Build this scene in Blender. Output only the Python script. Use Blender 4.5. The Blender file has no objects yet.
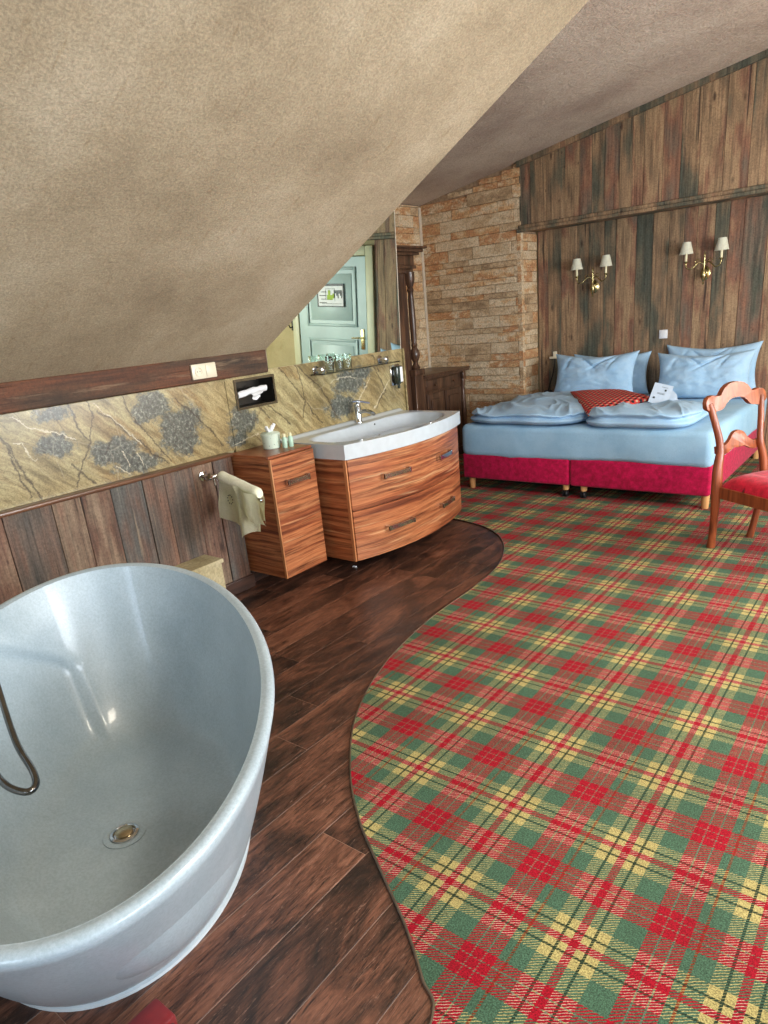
import bpy, bmesh, math, random
from mathutils import Vector, Matrix, noise
random.seed(7)
SC = bpy.context.scene
COL = SC.collection
PI = math.pi
V = Vector

# ------------------------------------------------------------------ materials
def lin(c):
    return tuple((x/12.92 if x <= .04045 else ((x+.055)/1.055)**2.4) for x in [v/255 for v in c]) + (1,)

class NT:
    """small helper around a node tree"""
    def __init__(s, name):
        s.m = bpy.data.materials.new(name); s.m.use_nodes = True
        s.t = s.m.node_tree; s.n = s.t.nodes; s.l = s.t.links
        s.b = s.n['Principled BSDF']; s.out = s.n['Material Output']
        s._co = None
    def new(s, k, **kw):
        n = s.n.new(k)
        for a, v in kw.items(): setattr(n, a, v)
        return n
    def put(s, sock, v):
        if hasattr(v, 'is_linked') or isinstance(v, bpy.types.NodeSocket): s.l.new(v, sock)
        elif isinstance(v, tuple) and len(v) == 3 and sock.type == 'RGBA': sock.default_value = v+(1,)
        else: sock.default_value = v
    def co(s):
        if s._co is None: s._co = s.new('ShaderNodeTexCoord').outputs['Object']
        return s._co
    def mapv(s, scale=(1,1,1), loc=(0,0,0), rot=(0,0,0), vec=None):
        n = s.new('ShaderNodeMapping')
        s.l.new(vec or s.co(), n.inputs[0])
        n.inputs['Scale'].default_value = scale; n.inputs['Location'].default_value = loc; n.inputs['Rotation'].default_value = rot
        return n.outputs[0]
    def noise(s, scale=5, detail=4, rough=.55, vec=None, dist=0, out=0):
        n = s.new('ShaderNodeTexNoise'); s.l.new(vec or s.co(), n.inputs['Vector'])
        n.inputs['Scale'].default_value = scale; n.inputs['Detail'].default_value = detail
        n.inputs['Roughness'].default_value = rough; n.inputs['Distortion'].default_value = dist
        return n.outputs[out]
    def voro(s, scale=5, feature='F1', vec=None, out='Distance', rnd=1):
        n = s.new('ShaderNodeTexVoronoi', feature=feature); s.l.new(vec or s.co(), n.inputs['Vector'])
        n.inputs['Scale'].default_value = scale; n.inputs['Randomness'].default_value = rnd
        return n.outputs[out]
    def math(s, op, a, b=None, c=None, clamp=False):
        n = s.new('ShaderNodeMath', operation=op, use_clamp=clamp)
        s.put(n.inputs[0], a)
        if b is not None: s.put(n.inputs[1], b)
        if c is not None: s.put(n.inputs[2], c)
        return n.outputs[0]
    def ramp(s, fac, stops, interp='LINEAR'):
        n = s.new('ShaderNodeValToRGB'); r = n.color_ramp; r.interpolation = interp
        while len(r.elements) < len(stops): r.elements.new(.5)
        for i, (p, c) in enumerate(stops):
            r.elements[i].position = p
        for i, (p, c) in enumerate(stops):
            r.elements[i].color = c if len(c) == 4 else lin(c)
        s.put(n.inputs[0], fac)
        return n.outputs[0]
    def mix(s, fac, a, b, mode='MIX'):
        n = s.new('ShaderNodeMix', data_type='RGBA', blend_type=mode, clamp_factor=True)
        s.put(n.inputs[0], fac); s.put(n.inputs[6], a); s.put(n.inputs[7], b)
        return n.outputs[2]
    def xyz(s, vec=None):
        n = s.new('ShaderNodeSeparateXYZ'); s.l.new(vec or s.co(), n.inputs[0]); return n.outputs
    def comb(s, x, y, z):
        n = s.new('ShaderNodeCombineXYZ'); s.put(n.inputs[0], x); s.put(n.inputs[1], y); s.put(n.inputs[2], z); return n.outputs[0]
    def bump(s, h, strength=.3, dist=.01):
        n = s.new('ShaderNodeBump'); n.inputs['Strength'].default_value = strength; n.inputs['Distance'].default_value = dist
        s.put(n.inputs['Height'], h); s.l.new(n.outputs[0], s.b.inputs['Normal'])
    def attr(s, name):
        return s.new('ShaderNodeAttribute', attribute_name=name).outputs
    def set(s, **k):
        for a, v in k.items(): s.put(s.b.inputs[a.replace('_', ' ')], v)
        return s.m

def simple(name, c, rough=.5, metal=0, var=.12, scale=18, bump=0, coat=0, sheen=0):
    t = NT(name)
    n = t.noise(scale, 5)
    c0 = tuple(min(255, x*(1+var)) for x in c); c1 = tuple(x*(1-var) for x in c)
    t.put(t.b.inputs['Base Color'], t.ramp(n, [(.3, c1), (.7, c0)]))
    t.set(Roughness=rough, Metallic=metal)
    if coat: t.b.inputs['Coat Weight'].default_value = coat; t.b.inputs['Coat Roughness'].default_value = .08
    if sheen: t.b.inputs['Sheen Weight'].default_value = sheen
    if bump: t.bump(t.noise(scale*4, 4), bump, .004)
    return t.m

def m_plaster(name, a, b, c, grain=260, gb=.35, blot=1.6):
    t = NT(name)
    big = t.noise(blot, 6, .65)
    col = t.ramp(big, [(.32, a), (.52, b), (.72, c)])
    fine = t.noise(grain, 3, .7)
    col = t.mix(.55, col, t.ramp(fine, [(.35, (150, 150, 150)), (.65, (235, 235, 235))]), 'MULTIPLY')
    scr = t.ramp(t.noise(5, 4, .7, vec=t.mapv((1, 6, 1))), [(.60, (255, 255, 255)), (.72, (225, 215, 200))])
    col = t.mix(.6, col, scr, 'MULTIPLY')
    t.set(Base_Color=col, Roughness=.95)
    t.bump(t.math('ADD', fine, t.math('MULTIPLY', t.noise(22, 4), 1.5)), gb, .006)
    return t.m

def m_oldwood(name, along='Z', cols=None, k=1.0, rough=.7, attrn='rnd', rw=.30):
    """weathered planks, per-plank tone in attribute rnd"""
    t = NT(name)
    r = t.attr(attrn)['Fac']
    sc = {'Z': (1, 1, .07), 'Y': (1, .07, 1), 'X': (.07, 1, 1)}[along]
    off = t.math('MULTIPLY', r, 37.0)
    vv = t.new('ShaderNodeVectorMath', operation='ADD'); t.l.new(t.co(), vv.inputs[0]); t.l.new(t.comb(off, off, off), vv.inputs[1])
    v = vv.outputs[0]
    broad = t.noise(3.4, 3, .5, vec=t.mapv({'Z': (1.6, 1.6, .55), 'Y': (1.6, .5, 1.6), 'X': (.5, 1.6, 1.6)}[along], vec=v))
    tone = t.math('ADD', t.math('MULTIPLY', r, rw), t.math('MULTIPLY', broad, 1.02-rw))
    tone = t.math('ADD', tone, t.math('MULTIPLY', t.math('SUBTRACT', t.noise(16, 4, .7, vec=t.mapv({'Z': (1, 1, .12), 'Y': (1, .12, 1), 'X': (.12, 1, 1)}[along], (3, 1, 2), vec=v)), .5), .22))
    cols = cols or [(88, 92, 80), (114, 108, 90), (156, 128, 100), (182, 152, 118), (154, 110, 88), (132, 114, 98), (96, 98, 84)]
    n = len(cols)
    col = t.ramp(tone, [(.26+.5*i/(n-1), c) for i, c in enumerate(cols)])
    grain = t.noise(48*k, 7, .7, vec=t.mapv({'Z': (1, 1, .035), 'Y': (1, .035, 1), 'X': (.035, 1, 1)}[along], vec=v), dist=.25)
    col = t.mix(.72, col, t.ramp(grain, [(.32, (96, 92, 88)), (.46, (200, 196, 190)), (.60, (255, 252, 246))]), 'MULTIPLY')
    dust = t.noise(70, 5, .8)
    col = t.mix(.55, col, t.ramp(dust, [(.38, (160, 156, 150)), (.58, (255, 255, 255))]), 'MULTIPLY')
    pale = t.ramp(t.noise(24*k, 5, .7, vec=t.mapv(sc, (3, 5, 1), vec=v)), [(.60, (0, 0, 0)), (.74, (255, 255, 255))])
    col = t.mix(t.math('MULTIPLY', pale, .45), col, lin((176, 150, 120)))
    kn = t.voro(3.4, vec=t.mapv({'Z': (2.2, 2.2, .8), 'Y': (2.2, .8, 2.2), 'X': (.8, 2.2, 2.2)}[along], vec=v))
    knot = t.ramp(kn, [(.05, (255, 255, 255)), (.13, (0, 0, 0))])
    col = t.mix(t.math('MULTIPLY', knot, .8), col, lin((46, 28, 22)))
    kn2 = t.ramp(t.voro(7.5, vec=t.mapv({'Z': (2, 2, .9), 'Y': (2, .9, 2), 'X': (.9, 2, 2)}[along], (4, 4, 4), vec=v)), [(.05, (255, 255, 255)), (.12, (0, 0, 0))])
    kg = t.ramp(t.noise(1.5, 2), [(.48, (0, 0, 0)), (.56, (255, 255, 255))])
    col = t.mix(t.math('MULTIPLY', t.math('MULTIPLY', kn2, kg), .75), col, lin((52, 30, 26)))
    crack = t.ramp(t.noise(30*k, 3, .6, vec=t.mapv({'Z': (1, 1, .03), 'Y': (1, .03, 1), 'X': (.03, 1, 1)}[along], (9, 2, 7), vec=v)), [(.30, (255, 255, 255)), (.36, (0, 0, 0))])
    col = t.mix(t.math('MULTIPLY', crack, .8), col, lin((30, 24, 22)))
    t.set(Base_Color=col, Roughness=rough)
    t.bump(t.math('SUBTRACT', grain, t.math('MULTIPLY', crack, 1.0)), .5, .006)
    return t.m

def m_floor():
    t = NT('dark_laminate')
    r = t.attr('rnd')['Fac']
    off = t.math('MULTIPLY', r, 31.0)
    vv = t.new('ShaderNodeVectorMath', operation='ADD'); t.l.new(t.co(), vv.inputs[0]); t.l.new(t.comb(off, off, 0), vv.inputs[1])
    v = vv.outputs[0]
    broad = t.noise(2.6, 5, .65, vec=t.mapv((2.2, .8, 1), vec=v), dist=1.0)
    col = t.ramp(t.math('ADD', t.math('MULTIPLY', broad, .85), t.math('MULTIPLY', r, .15)), [(.36, (46, 32, 27)), (.46, (84, 56, 44)), (.55, (122, 80, 62)), (.66, (150, 102, 80))])
    grain = t.noise(42, 7, .8, vec=t.mapv((1.6, .16, 1), vec=v), dist=1.4)
    col = t.mix(1, col, t.ramp(grain, [(.36, (70, 64, 60)), (.50, (205, 200, 196)), (.66, (255, 250, 245))]), 'MULTIPLY')
    scr = t.ramp(t.noise(26, 6, .8, vec=t.mapv((2.2, .3, 1), (4, 3, 0), vec=v), dist=2.2), [(.57, (0, 0, 0)), (.68, (255, 255, 255))])
    col = t.mix(t.math('MULTIPLY', scr, .40), col, lin((186, 140, 118)))
    col = t.mix(t.math('GREATER_THAN', r, .98), col, lin((150, 116, 96)))  # highlight on the plank edges painted in as pale seam colour
    t.set(Base_Color=col, Roughness=t.math('ADD', .26, t.math('MULTIPLY', grain, .25)))
    t.bump(grain, .35, .004)
    return t.m

def m_marble(name='forest_marble'):
    t = NT(name)
    warp = t.noise(1.8, 4, .6, out=1)
    vv = t.new('ShaderNodeVectorMath', operation='MULTIPLY_ADD'); t.l.new(warp, vv.inputs[0]); vv.inputs[1].default_value = (.16, .16, .16); t.l.new(t.co(), vv.inputs[2])
    v = t.mapv((1, 1, 1), (0, 0, 0), (0.75, 0, 0), vec=vv.outputs[0])      # rotated in the wall's own plane (y-z)
    base = t.ramp(t.noise(3.0, 6, .65, vec=t.mapv((1, .6, 2.0), vec=v)), [(.28, (120, 108, 74)), (.42, (168, 154, 112)), (.54, (198, 186, 142)), (.64, (160, 136, 92)), (.76, (204, 194, 156))])
    str_ = t.noise(15, 5, .7, vec=t.mapv((1, .22, 2.0), vec=v))
    ora = t.ramp(t.noise(1.7, 3, .6, vec=t.mapv((1, 1, 1), (0, 4.3, 1))), [(.42, (255, 255, 255)), (.60, (226, 190, 150))])
    base = t.mix(.35, base, ora, 'MULTIPLY')
    fine = t.noise(120, 5, .85)
    base = t.mix(.6, base, t.ramp(fine, [(.38, (140, 134, 122)), (.58, (255, 255, 255))]), 'MULTIPLY')
    base = t.mix(.7, base, t.ramp(str_, [(.36, (150, 140, 120)), (.6, (255, 255, 250))]), 'MULTIPLY')
    P2 = t.new('ShaderNodeVectorMath', operation='MULTIPLY_ADD'); t.l.new(t.noise(9, 5, .7, out=1), P2.inputs[0]); P2.inputs[1].default_value = (0, .085, .085); t.l.new(t.co(), P2.inputs[2])
    P2 = t.mapv((0, 1, 1), (0, -.0425, -.0425), vec=P2.outputs[0])
    def VM(op, a, b, out=0):
        n = t.new('ShaderNodeVectorMath', operation=op)
        for k, q in ((0, a), (1, b)):
            if isinstance(q, tuple): n.inputs[k].default_value = q
            else: t.l.new(q, n.inputs[k])
        return n.outputs[out]
    def lines(LL):
        best = None
        for poly in LL:
            for (ay, az), (by, bz) in zip(poly, poly[1:]):
                d = (0, by-ay, bz-az); L2 = d[1]**2+d[2]**2
                pa = VM('SUBTRACT', P2, (0, ay, az))
                h = t.math('MULTIPLY', VM('DOT_PRODUCT', pa, d, 'Value'), 1/L2, clamp=True)
                sc_ = t.new('ShaderNodeVectorMath', operation='SCALE'); sc_.inputs[0].default_value = d; t.l.new(h, sc_.inputs['Scale'])
                dd = VM('LENGTH', VM('SUBTRACT', pa, sc_.outputs[0]), (0, 0, 0), 'Value')
                best = dd if best is None else t.math('MINIMUM', best, dd)
        return best
    def blobs(LL):
        best = None
        for (y0, z0, ry, rz) in LL:
            q = t.mapv((0, 1/ry, 1/rz), (0, -y0/ry, -z0/rz), vec=P2)
            dd = VM('LENGTH', q, (0, 0, 0), 'Value'); best = dd if best is None else t.math('MINIMUM', best, dd)
        return best
    bl = t.math('ADD', blobs([(1.63, 1.29, .10, .05), (1.64, 1.14, .13, .07), (1.93, 1.05, .15, .08), (2.02, .96, .17, .06), (2.20, 1.24, .14, .09), (2.36, 1.09, .17, .15), (2.82, 1.06, .13, .09), (2.76, .95, .10, .06), (3.86, 1.16, .20, .10), (3.76, 1.01, .20, .10), (4.02, 1.22, .14, .06), (.6, 1.1, .3, .12), (-.6, 1.2, .25, .1)]), t.math('MULTIPLY', t.math('SUBTRACT', t.noise(9, 7, .8), .5), 2.6))
    patch = t.ramp(bl, [(.70, (255, 255, 255)), (1.0, (0, 0, 0))])
    oldpatch = t.ramp(t.noise(2.3, 3, .5, vec=t.mapv((1, 1, 1.3), (1.35, 2.2, .4), vec=v)), [(.50, (0, 0, 0)), (.60, (255, 255, 255))])
    speck = t.ramp(t.noise(48, 7, .8), [(.40, (44, 48, 48)), (.54, (88, 94, 90)), (.66, (170, 172, 158))])
    base = t.mix(t.math('MULTIPLY', patch, .9), base, speck)
    def veins(scale, w, mp, loc):
        e = t.voro(scale, 'DISTANCE_TO_EDGE', vec=t.mapv(mp, loc, vec=v))
        return t.ramp(e, [(w*.5, (255, 255, 255)), (w, (0, 0, 0))])
    gate = t.ramp(t.noise(2.2, 2, vec=t.mapv((1, 1, 1), (3, 7, 2))), [(.46, (0, 0, 0)), (.54, (255, 255, 255))])
    D = [((1.375, 1.235), (1.433, 1.073), (1.478, 0.897)), ((1.381, 1.204), (1.415, 1.062), (1.429, 0.918)), ((1.728, 1.326), (1.748, 1.213), (1.804, 1.13), (1.737, 1.038), (1.671, 0.913)), ((1.828, 1.324), (1.851, 1.244), (1.804, 1.13)), ((2.033, 1.322), (2.062, 1.209), (2.149, 1.082), (2.255, 0.917)), ((1.875, 1.272), (1.95, 1.211), (2.052, 1.092), (2.233, 0.913)), ((1.677, 1.035), (1.773, 0.905)), ((2.359, 1.267), (2.501, 1.119), (2.652, 0.939)), ((1.915, 1.109), (1.854, 1.046)),
         ((3.19, 1.348), (3.399, 1.089), (3.528, 0.922)), ((3.347, 1.348), (3.393, 1.195), (3.387, 1.09), (3.355, 0.988)), ((3.369, 1.337), (3.593, 1.133), (3.698, 0.931)), ((3.052, 1.123), (3.129, 1.043), (3.224, 0.966)), ((2.962, 1.128), (3.046, 1.039)), ((4.171, 1.328), (4.233, 1.205)), ((4.175, 1.25), (4.307, 1.036)), ((4.31, 1.056), (4.159, 0.936))]
    Wl = [((1.453, 1.309), (1.51, 1.247), (1.61, 1.214), (1.717, 1.155)), ((1.413, 1.191), (1.46, 1.174), (1.491, 1.091), (1.517, 1.101)), ((1.97, 1.031), (2.0, 0.955)), ((1.909, 0.975), (1.989, 0.914)), ((2.051, 1.005), (2.07, 0.939)), ((1.867, 1.309), (1.981, 1.189), (2.082, 1.051)), ((2.713, 0.924), (2.847, 0.948), (2.938, 0.956)), ((4.115, 1.17), (4.04, 1.092), (3.949, 1.007)), ((4.372, 1.129), (4.2, 0.99), (4.127, 0.937)), ((3.66, 1.197), (3.718, 1.208), (3.949, 1.199))]
    wn = t.math('MULTIPLY', t.math('SUBTRACT', t.noise(26, 4, .8), .5), .012)
    dark = t.ramp(t.math('ADD', lines(D), wn), [(.0022, (255, 255, 255)), (.0060, (0, 0, 0))])
    white = t.ramp(t.math('ADD', lines(Wl), wn), [(.0006, (255, 255, 255)), (.0042, (0, 0, 0))])
    base = t.mix(t.math('MULTIPLY', t.math('MULTIPLY', dark, .85), 1.0), base, lin((46, 32, 24)))
    d2 = veins(5.0, .014, (1, .3, 1.6), (2, 1, 5))
    base = t.mix(t.math('MULTIPLY', t.math('MULTIPLY', d2, gate), .40), base, lin((72, 50, 32)))
    wh = veins(4.4, .010, (1, .5, 1.2), (5, 3, 1))
    inv = t.math('SUBTRACT', 1.0, gate)
    base = t.mix(t.math('MULTIPLY', t.math('MULTIPLY', wh, inv), .15), base, lin((214, 205, 182)))
    base = t.mix(t.math('MULTIPLY', white, .8), base, lin((222, 212, 186)))
    t.set(Base_Color=base, Roughness=.28)
    return t.m

def m_stone():
    t = NT('split_stone')
    r = t.attr('rnd')['Fac']
    off = t.math('MULTIPLY', r, 23.0)
    vv = t.new('ShaderNodeVectorMath', operation='ADD'); t.l.new(t.co(), vv.inputs[0]); t.l.new(t.comb(off, off, off), vv.inputs[1])
    v = vv.outputs[0]
    tone = t.math('ADD', t.math('MULTIPLY', r, .34), t.math('MULTIPLY', t.noise(6, 5, .7, vec=t.mapv((.8, .8, 1.6), vec=v)), .66))
    col = t.ramp(tone, [(.26, (158, 132, 102)), (.38, (206, 178, 142)), (.50, (232, 214, 184)), (.59, (216, 176, 130)), (.65, (196, 140, 96)), (.70, (222, 196, 160)), (.78, (236, 226, 206))])
    g = t.noise(60, 5, .75)
    col = t.mix(.8, col, t.ramp(g, [(.33, (150, 142, 132)), (.58, (255, 252, 246))]), 'MULTIPLY')
    t.set(Base_Color=col, Roughness=.9)
    t.bump(t.math('ADD', g, t.math('MULTIPLY', t.noise(18, 4), 1.6)), .7, .012)
    return t.m

def m_zebrano(name='zebrano'):
    t = NT(name)
    w = t.noise(1.3, 2, .5, out=0)
    x, y, z = t.xyz()
    zz = t.math('ADD', z, t.math('MULTIPLY', t.math('SUBTRACT', w, .5), .07))
    v = t.comb(t.math('MULTIPLY', x, .045), t.math('MULTIPLY', y, .045), t.math('MULTIPLY', zz, 1.25))
    a = t.noise(13, 5, .6, vec=v)
    col = t.ramp(a, [(.28, (92, 48, 32)), (.38, (134, 74, 48)), (.46, (174, 104, 66)), (.52, (198, 132, 88)), (.58, (154, 88, 56)), (.66, (206, 148, 102)), (.76, (146, 80, 50))])
    b = t.noise(42, 6, .8, vec=v)
    col = t.mix(.9, col, t.ramp(b, [(.34, (112, 96, 88)), (.50, (225, 215, 210)), (.62, (255, 250, 245))]), 'MULTIPLY')
    p = t.ramp(t.noise(26, 3, .6, vec=t.mapv((1, 1, 1), (3, 9, 4), vec=v)), [(.60, (0, 0, 0)), (.70, (255, 255, 255))])
    col = t.mix(t.math('MULTIPLY', p, .55), col, lin((222, 176, 130)))
    t.set(Base_Color=col, Roughness=.32)
    return t.m

def m_wood(name, dark, mid, light, along='Z', rough=.35, k=1.0, coat=.3):
    t = NT(name)
    sc = {'Z': (1, 1, .08), 'Y': (1, .08, 1), 'X': (.08, 1, 1)}[along]
    a = t.noise(26*k, 6, .65, vec=t.mapv(sc), dist=.8)
    col = t.ramp(a, [(.32, dark), (.5, mid), (.68, light)])
    t.set(Base_Color=col, Roughness=rough)
    t.b.inputs['Coat Weight'].default_value = coat; t.b.inputs['Coat Roughness'].default_value = .15
    t.bump(a, .2, .003)
    return t.m

def m_tartan():
    t = NT('tartan_carpet')
    x, y, z = t.xyz()
    P = .3885
    fx = t.math('FRACT', t.math('DIVIDE', t.math('ADD', x, .927+4*P*10), P))
    fy = t.math('FRACT', t.math('DIVIDE', t.math('SUBTRACT', y, 1.262-P*10), P))
    RED = (186, 8, 38); YE = (208, 192, 124); DG = (46, 66, 44); GR = (84, 120, 94); GL = (128, 134, 112); RU = (146, 62, 26)
    def sett(f, rust):
        st = [(0, RED), (.030, YE), (.088, DG), (.108, YE), (.19, GR), (.375, RED), (.452, GL), (.464, RED), (.536, GL), (.548, RED), (.625, GR)]
        if rust: st += [(.676, RU), (.698, GR)]
        st += [(.81, YE), (.892, DG), (.912, YE), (.970, RED)]
        return t.ramp(f, st, 'CONSTANT')
    cx = sett(fx, True); cy = sett(fy, False)
    wob = t.math('MULTIPLY', t.math('SUBTRACT', t.noise(70, 3), .5), .008)
    tw = t.math('FRACT', t.math('DIVIDE', t.math('ADD', t.math('SUBTRACT', t.math('MULTIPLY', x, .72), y), wob), .0090))
    def lum(c): return t.ramp(c, [(0, (0, 0, 0)), (1, (255, 255, 255))])
    bwx = t.new('ShaderNodeRGBToBW'); t.l.new(cx, bwx.inputs[0]); bwy = t.new('ShaderNodeRGBToBW'); t.l.new(cy, bwy.inputs[0])
    dl = t.math('SUBTRACT', t.math('POWER', bwx.outputs[0], .4), t.math('POWER', bwy.outputs[0], .4))
    thr = t.math('ADD', .5, t.math('MULTIPLY', dl, -.74))      # darker yarn floats on top of the twill
    tk = t.math('ADD', .5, t.math('MULTIPLY', t.math('SUBTRACT', tw, thr), 7.0), clamp=True)
    def isred(c):
        n = t.new('ShaderNodeSeparateColor'); t.l.new(c, n.inputs[0])
        return t.math('GREATER_THAN', t.math('SUBTRACT', n.outputs[0], t.math('MULTIPLY', n.outputs[1], 3.0)), .2)
    def isyel(b): return t.math('GREATER_THAN', b, .35)
    cream = lin((214, 196, 172))                                # undyed yarn shows where yellow crosses red
    cxx = t.mix(t.math('MULTIPLY', isred(cy), isyel(bwx.outputs[0])), cx, cream)
    cyy = t.mix(t.math('MULTIPLY', isred(cx), isyel(bwy.outputs[0])), cy, cream)
    col = t.mix(tk, cxx, cyy)
    pile = t.noise(240, 4, .85)
    col = t.mix(.95, col, t.ramp(pile, [(.34, (96, 92, 90)), (.50, (205, 202, 200)), (.60, (255, 255, 255))]), 'MULTIPLY')
    wear = t.noise(2.2, 4, .6)
    col = t.mix(.5, col, t.ramp(wear, [(.35, (205, 200, 195)), (.6, (255, 255, 255))]), 'MULTIPLY')
    t.set(Base_Color=col, Roughness=.95)
    t.b.inputs['Specular IOR Level'].default_value = .28
    t.bump(t.math('ADD', pile, t.math('MULTIPLY', tw, .4)), .5, .004)
    return t.m

def m_fabric(name, c, c2, scale=9, rough=.85, sheen=.3, bump=.25, wave=300):
    t = NT(name)
    col = t.ramp(t.noise(scale, 5, .6), [(.32, c2), (.66, c)])
    f = t.noise(wave, 3, .8)
    col = t.mix(.4, col, t.ramp(f, [(.35, (170, 170, 170)), (.6, (255, 255, 255))]), 'MULTIPLY')
    t.set(Base_Color=col, Roughness=rough); t.b.inputs['Sheen Weight'].default_value = sheen*.3; t.b.inputs['Specular IOR Level'].default_value = .2
    t.bump(t.math('ADD', t.noise(14, 4), t.math('MULTIPLY', f, .3)), bump, .008)
    return t.m

def m_cushion():
    t = NT('crochet_red')
    v = t.mapv((60, 38, 40), (0, 0, 0), (0, 0, 0))
    x, y, z = t.xyz(v)
    a = t.math('SINE', t.math('MULTIPLY', x, 2.4)); b = t.math('SINE', t.math('MULTIPLY', y, 2.4))
    p = t.math('ADD', a, b)
    col = t.ramp(t.math('ADD', t.math('MULTIPLY', p, .25), .5), [(0, (210, 176, 148)), (.16, (206, 160, 132)), (.24, (206, 58, 50)), (.66, (196, 48, 44)), (.74, (34, 26, 34)), (1, (28, 22, 30))])
    t.set(Base_Color=col, Roughness=.9); t.bump(p, .5, .006)
    return t.m

def m_glass(name, tint=(235, 245, 240), rough=.02):
    t = NT(name)
    t.set(Base_Color=lin(tint), Roughness=rough, IOR=1.45)
    t.b.inputs['Transmission Weight'].default_value = 1
    t.bump(t.noise(3, 2), .01, .001)
    return t.m

MAT = {}
MAT['slope'] = m_plaster('slope_plaster', (164, 146, 118), (190, 172, 142), (210, 194, 166), 110, .35, 1.3)
MAT['dormer'] = m_plaster('rough_plaster', (180, 160, 144), (204, 186, 168), (220, 204, 186), 70, 1.0, 1.1)
MAT['wallp'] = m_plaster('wall_plaster', (176, 160, 118), (192, 176, 134), (204, 190, 150), 200, .3)
MAT['oldwood'] = m_oldwood('weathered_boards')
MAT['wains'] = m_oldwood('wainscot_boards', cols=[(78, 78, 76), (112, 98, 88), (136, 100, 82), (160, 138, 116), (118, 84, 68), (104, 102, 98)], k=1.2, rw=.5)
MAT['beamw'] = m_oldwood('beam_wood', 'Y', cols=[(48, 40, 32), (76, 54, 38), (112, 66, 40), (92, 64, 44), (64, 48, 34), (60, 52, 40)])
MAT['ledge'] = m_wood('ledge_wood', (70, 42, 28), (98, 62, 40), (122, 78, 50), 'Y')
MAT['floor'] = m_floor()
MAT['marble'] = m_marble()
MAT['stone'] = m_stone()
MAT['zebra'] = m_zebrano()
MAT['zedge'] = m_wood('pale_edge', (160, 96, 60), (188, 124, 80), (204, 148, 104), 'Z')
MAT['tartan'] = m_tartan()
MAT['chrome'] = simple('chrome', (205, 205, 205), .12, 1, .05)
MAT['dchrome'] = simple('dark_chrome', (120, 118, 116), .18, 1, .1)
MAT['alu'] = simple('edge_metal', (150, 140, 128), .35, 1, .1)
MAT['brass'] = simple('brass', (172, 158, 112), .26, 1, .12)
MAT['ceram'] = simple('white_ceramic', (196, 206, 212), .15, 0, .02, coat=.4)
MAT['plastic'] = simple('cream_plastic', (222, 214, 190), .35, 0, .03)
MAT['white'] = simple('white_paper', (228, 230, 232), .8, 0, .03)
MAT['black'] = simple('black_rubber', (22, 22, 24), .45, 0, .2)
MAT['darkbox'] = simple('dark_recess', (34, 30, 26), .3, 0, .2)
MAT['sheet'] = m_fabric('blue_white_sheet', (170, 208, 232), (152, 194, 222), 5, .85, .2, .2)
MAT['duvet'] = m_fabric('blue_white_duvet', (180, 212, 236), (160, 198, 228), 7, .8, .2, .35)
MAT['velvet'] = m_fabric('magenta_velvet', (208, 8, 78), (156, 2, 50), 28, .75, .5, .4, 160)
MAT['seatvel'] = m_fabric('crimson_seat_velvet', (216, 22, 56), (164, 8, 34), 26, .7, .5, .4, 160)
MAT['cushion'] = m_cushion()
MAT['chairw'] = m_wood('cherry_wood', (92, 42, 20), (136, 66, 34), (162, 86, 48), 'Z', .42, 1, .12)
MAT['antique'] = m_wood('antique_oak', (46, 32, 24), (78, 54, 40), (112, 80, 58), 'Z', .4, 1, .2)
MAT['beech'] = m_wood('beech_leg', (206, 148, 92), (222, 168, 110), (230, 182, 128), 'Z', .45)
MAT['towel'] = m_fabric('pale_green_towel', (250, 248, 224), (236, 236, 206), 12, .95, .4, .8, 420)
MAT['thread'] = simple('dark_thread', (52, 60, 58), .8)
MAT['shade'] = m_fabric('lamp_shade_cloth', (226, 226, 206), (212, 210, 188), 20, .9, .1, .3, 240)
MAT['candle'] = simple('candle_tube', (232, 224, 184), .5, 0, .03)
MAT['doorp'] = simple('pale_green_paint', (146, 168, 166), .4, 0, .05, 3)
MAT['doorf'] = simple('cream_paint', (186, 184, 152), .45, 0, .05, 3)
MAT['mint'] = simple('mint_plastic', (176, 208, 186), .35, 0, .04)
MAT['soapb'] = simple('dark_bottle', (30, 42, 34), .15, 0, .1, coat=.5)
MAT['redlac'] = simple('red_lacquer', (104, 26, 28), .3, 0, .2, 12, coat=.4)
MAT['greyblk'] = simple('dark_grey_block', (46, 48, 50), .5, 0, .2)
MAT['glass'] = m_glass('clear_glass')
MAT['winglass'] = m_glass('window_glass', (250, 252, 255), 0)
MAT['skirt'] = m_wood('baseboard_wood', (40, 26, 22), (62, 40, 32), (84, 54, 42), 'Y')
MAT['grout'] = simple('mortar', (150, 126, 100), .95, 0, .15, 30)
MAT['trimwhite'] = simple('pale_trim', (196, 184, 164), .5, 0, .05)
MAT['fleck'] = MAT['white']; MAT['card'] = simple('leaflet_card', (186, 200, 214), .7, 0, .04)
def _mirror():
    t = NT('mirror_silver'); t.set(Base_Color=lin((206, 218, 208)), Metallic=1.0, Roughness=.01)
    return t.m
MAT['mirror'] = _mirror()
def _tub():
    t = NT('tub_acrylic')
    f = t.noise(120, 4, .8)
    col = t.ramp(t.noise(3, 4, .6), [(.3, (164, 180, 190)), (.7, (186, 201, 210))])
    col = t.mix(.5, col, t.ramp(f, [(.38, (205, 212, 212)), (.6, (255, 255, 255))]), 'MULTIPLY')
    t.set(Base_Color=col, Roughness=.34)
    t.b.inputs['Coat Weight'].default_value = .28; t.b.inputs['Coat Roughness'].default_value = .06
    return t.m
MAT['tub'] = _tub()
def _jar():
    t = NT('patterned_jar')
    k = t.ramp(t.voro(60), [(.10, (70, 104, 88)), (.2, (204, 218, 200))])
    t.set(Base_Color=k, Roughness=.3)
    return t.m
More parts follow.
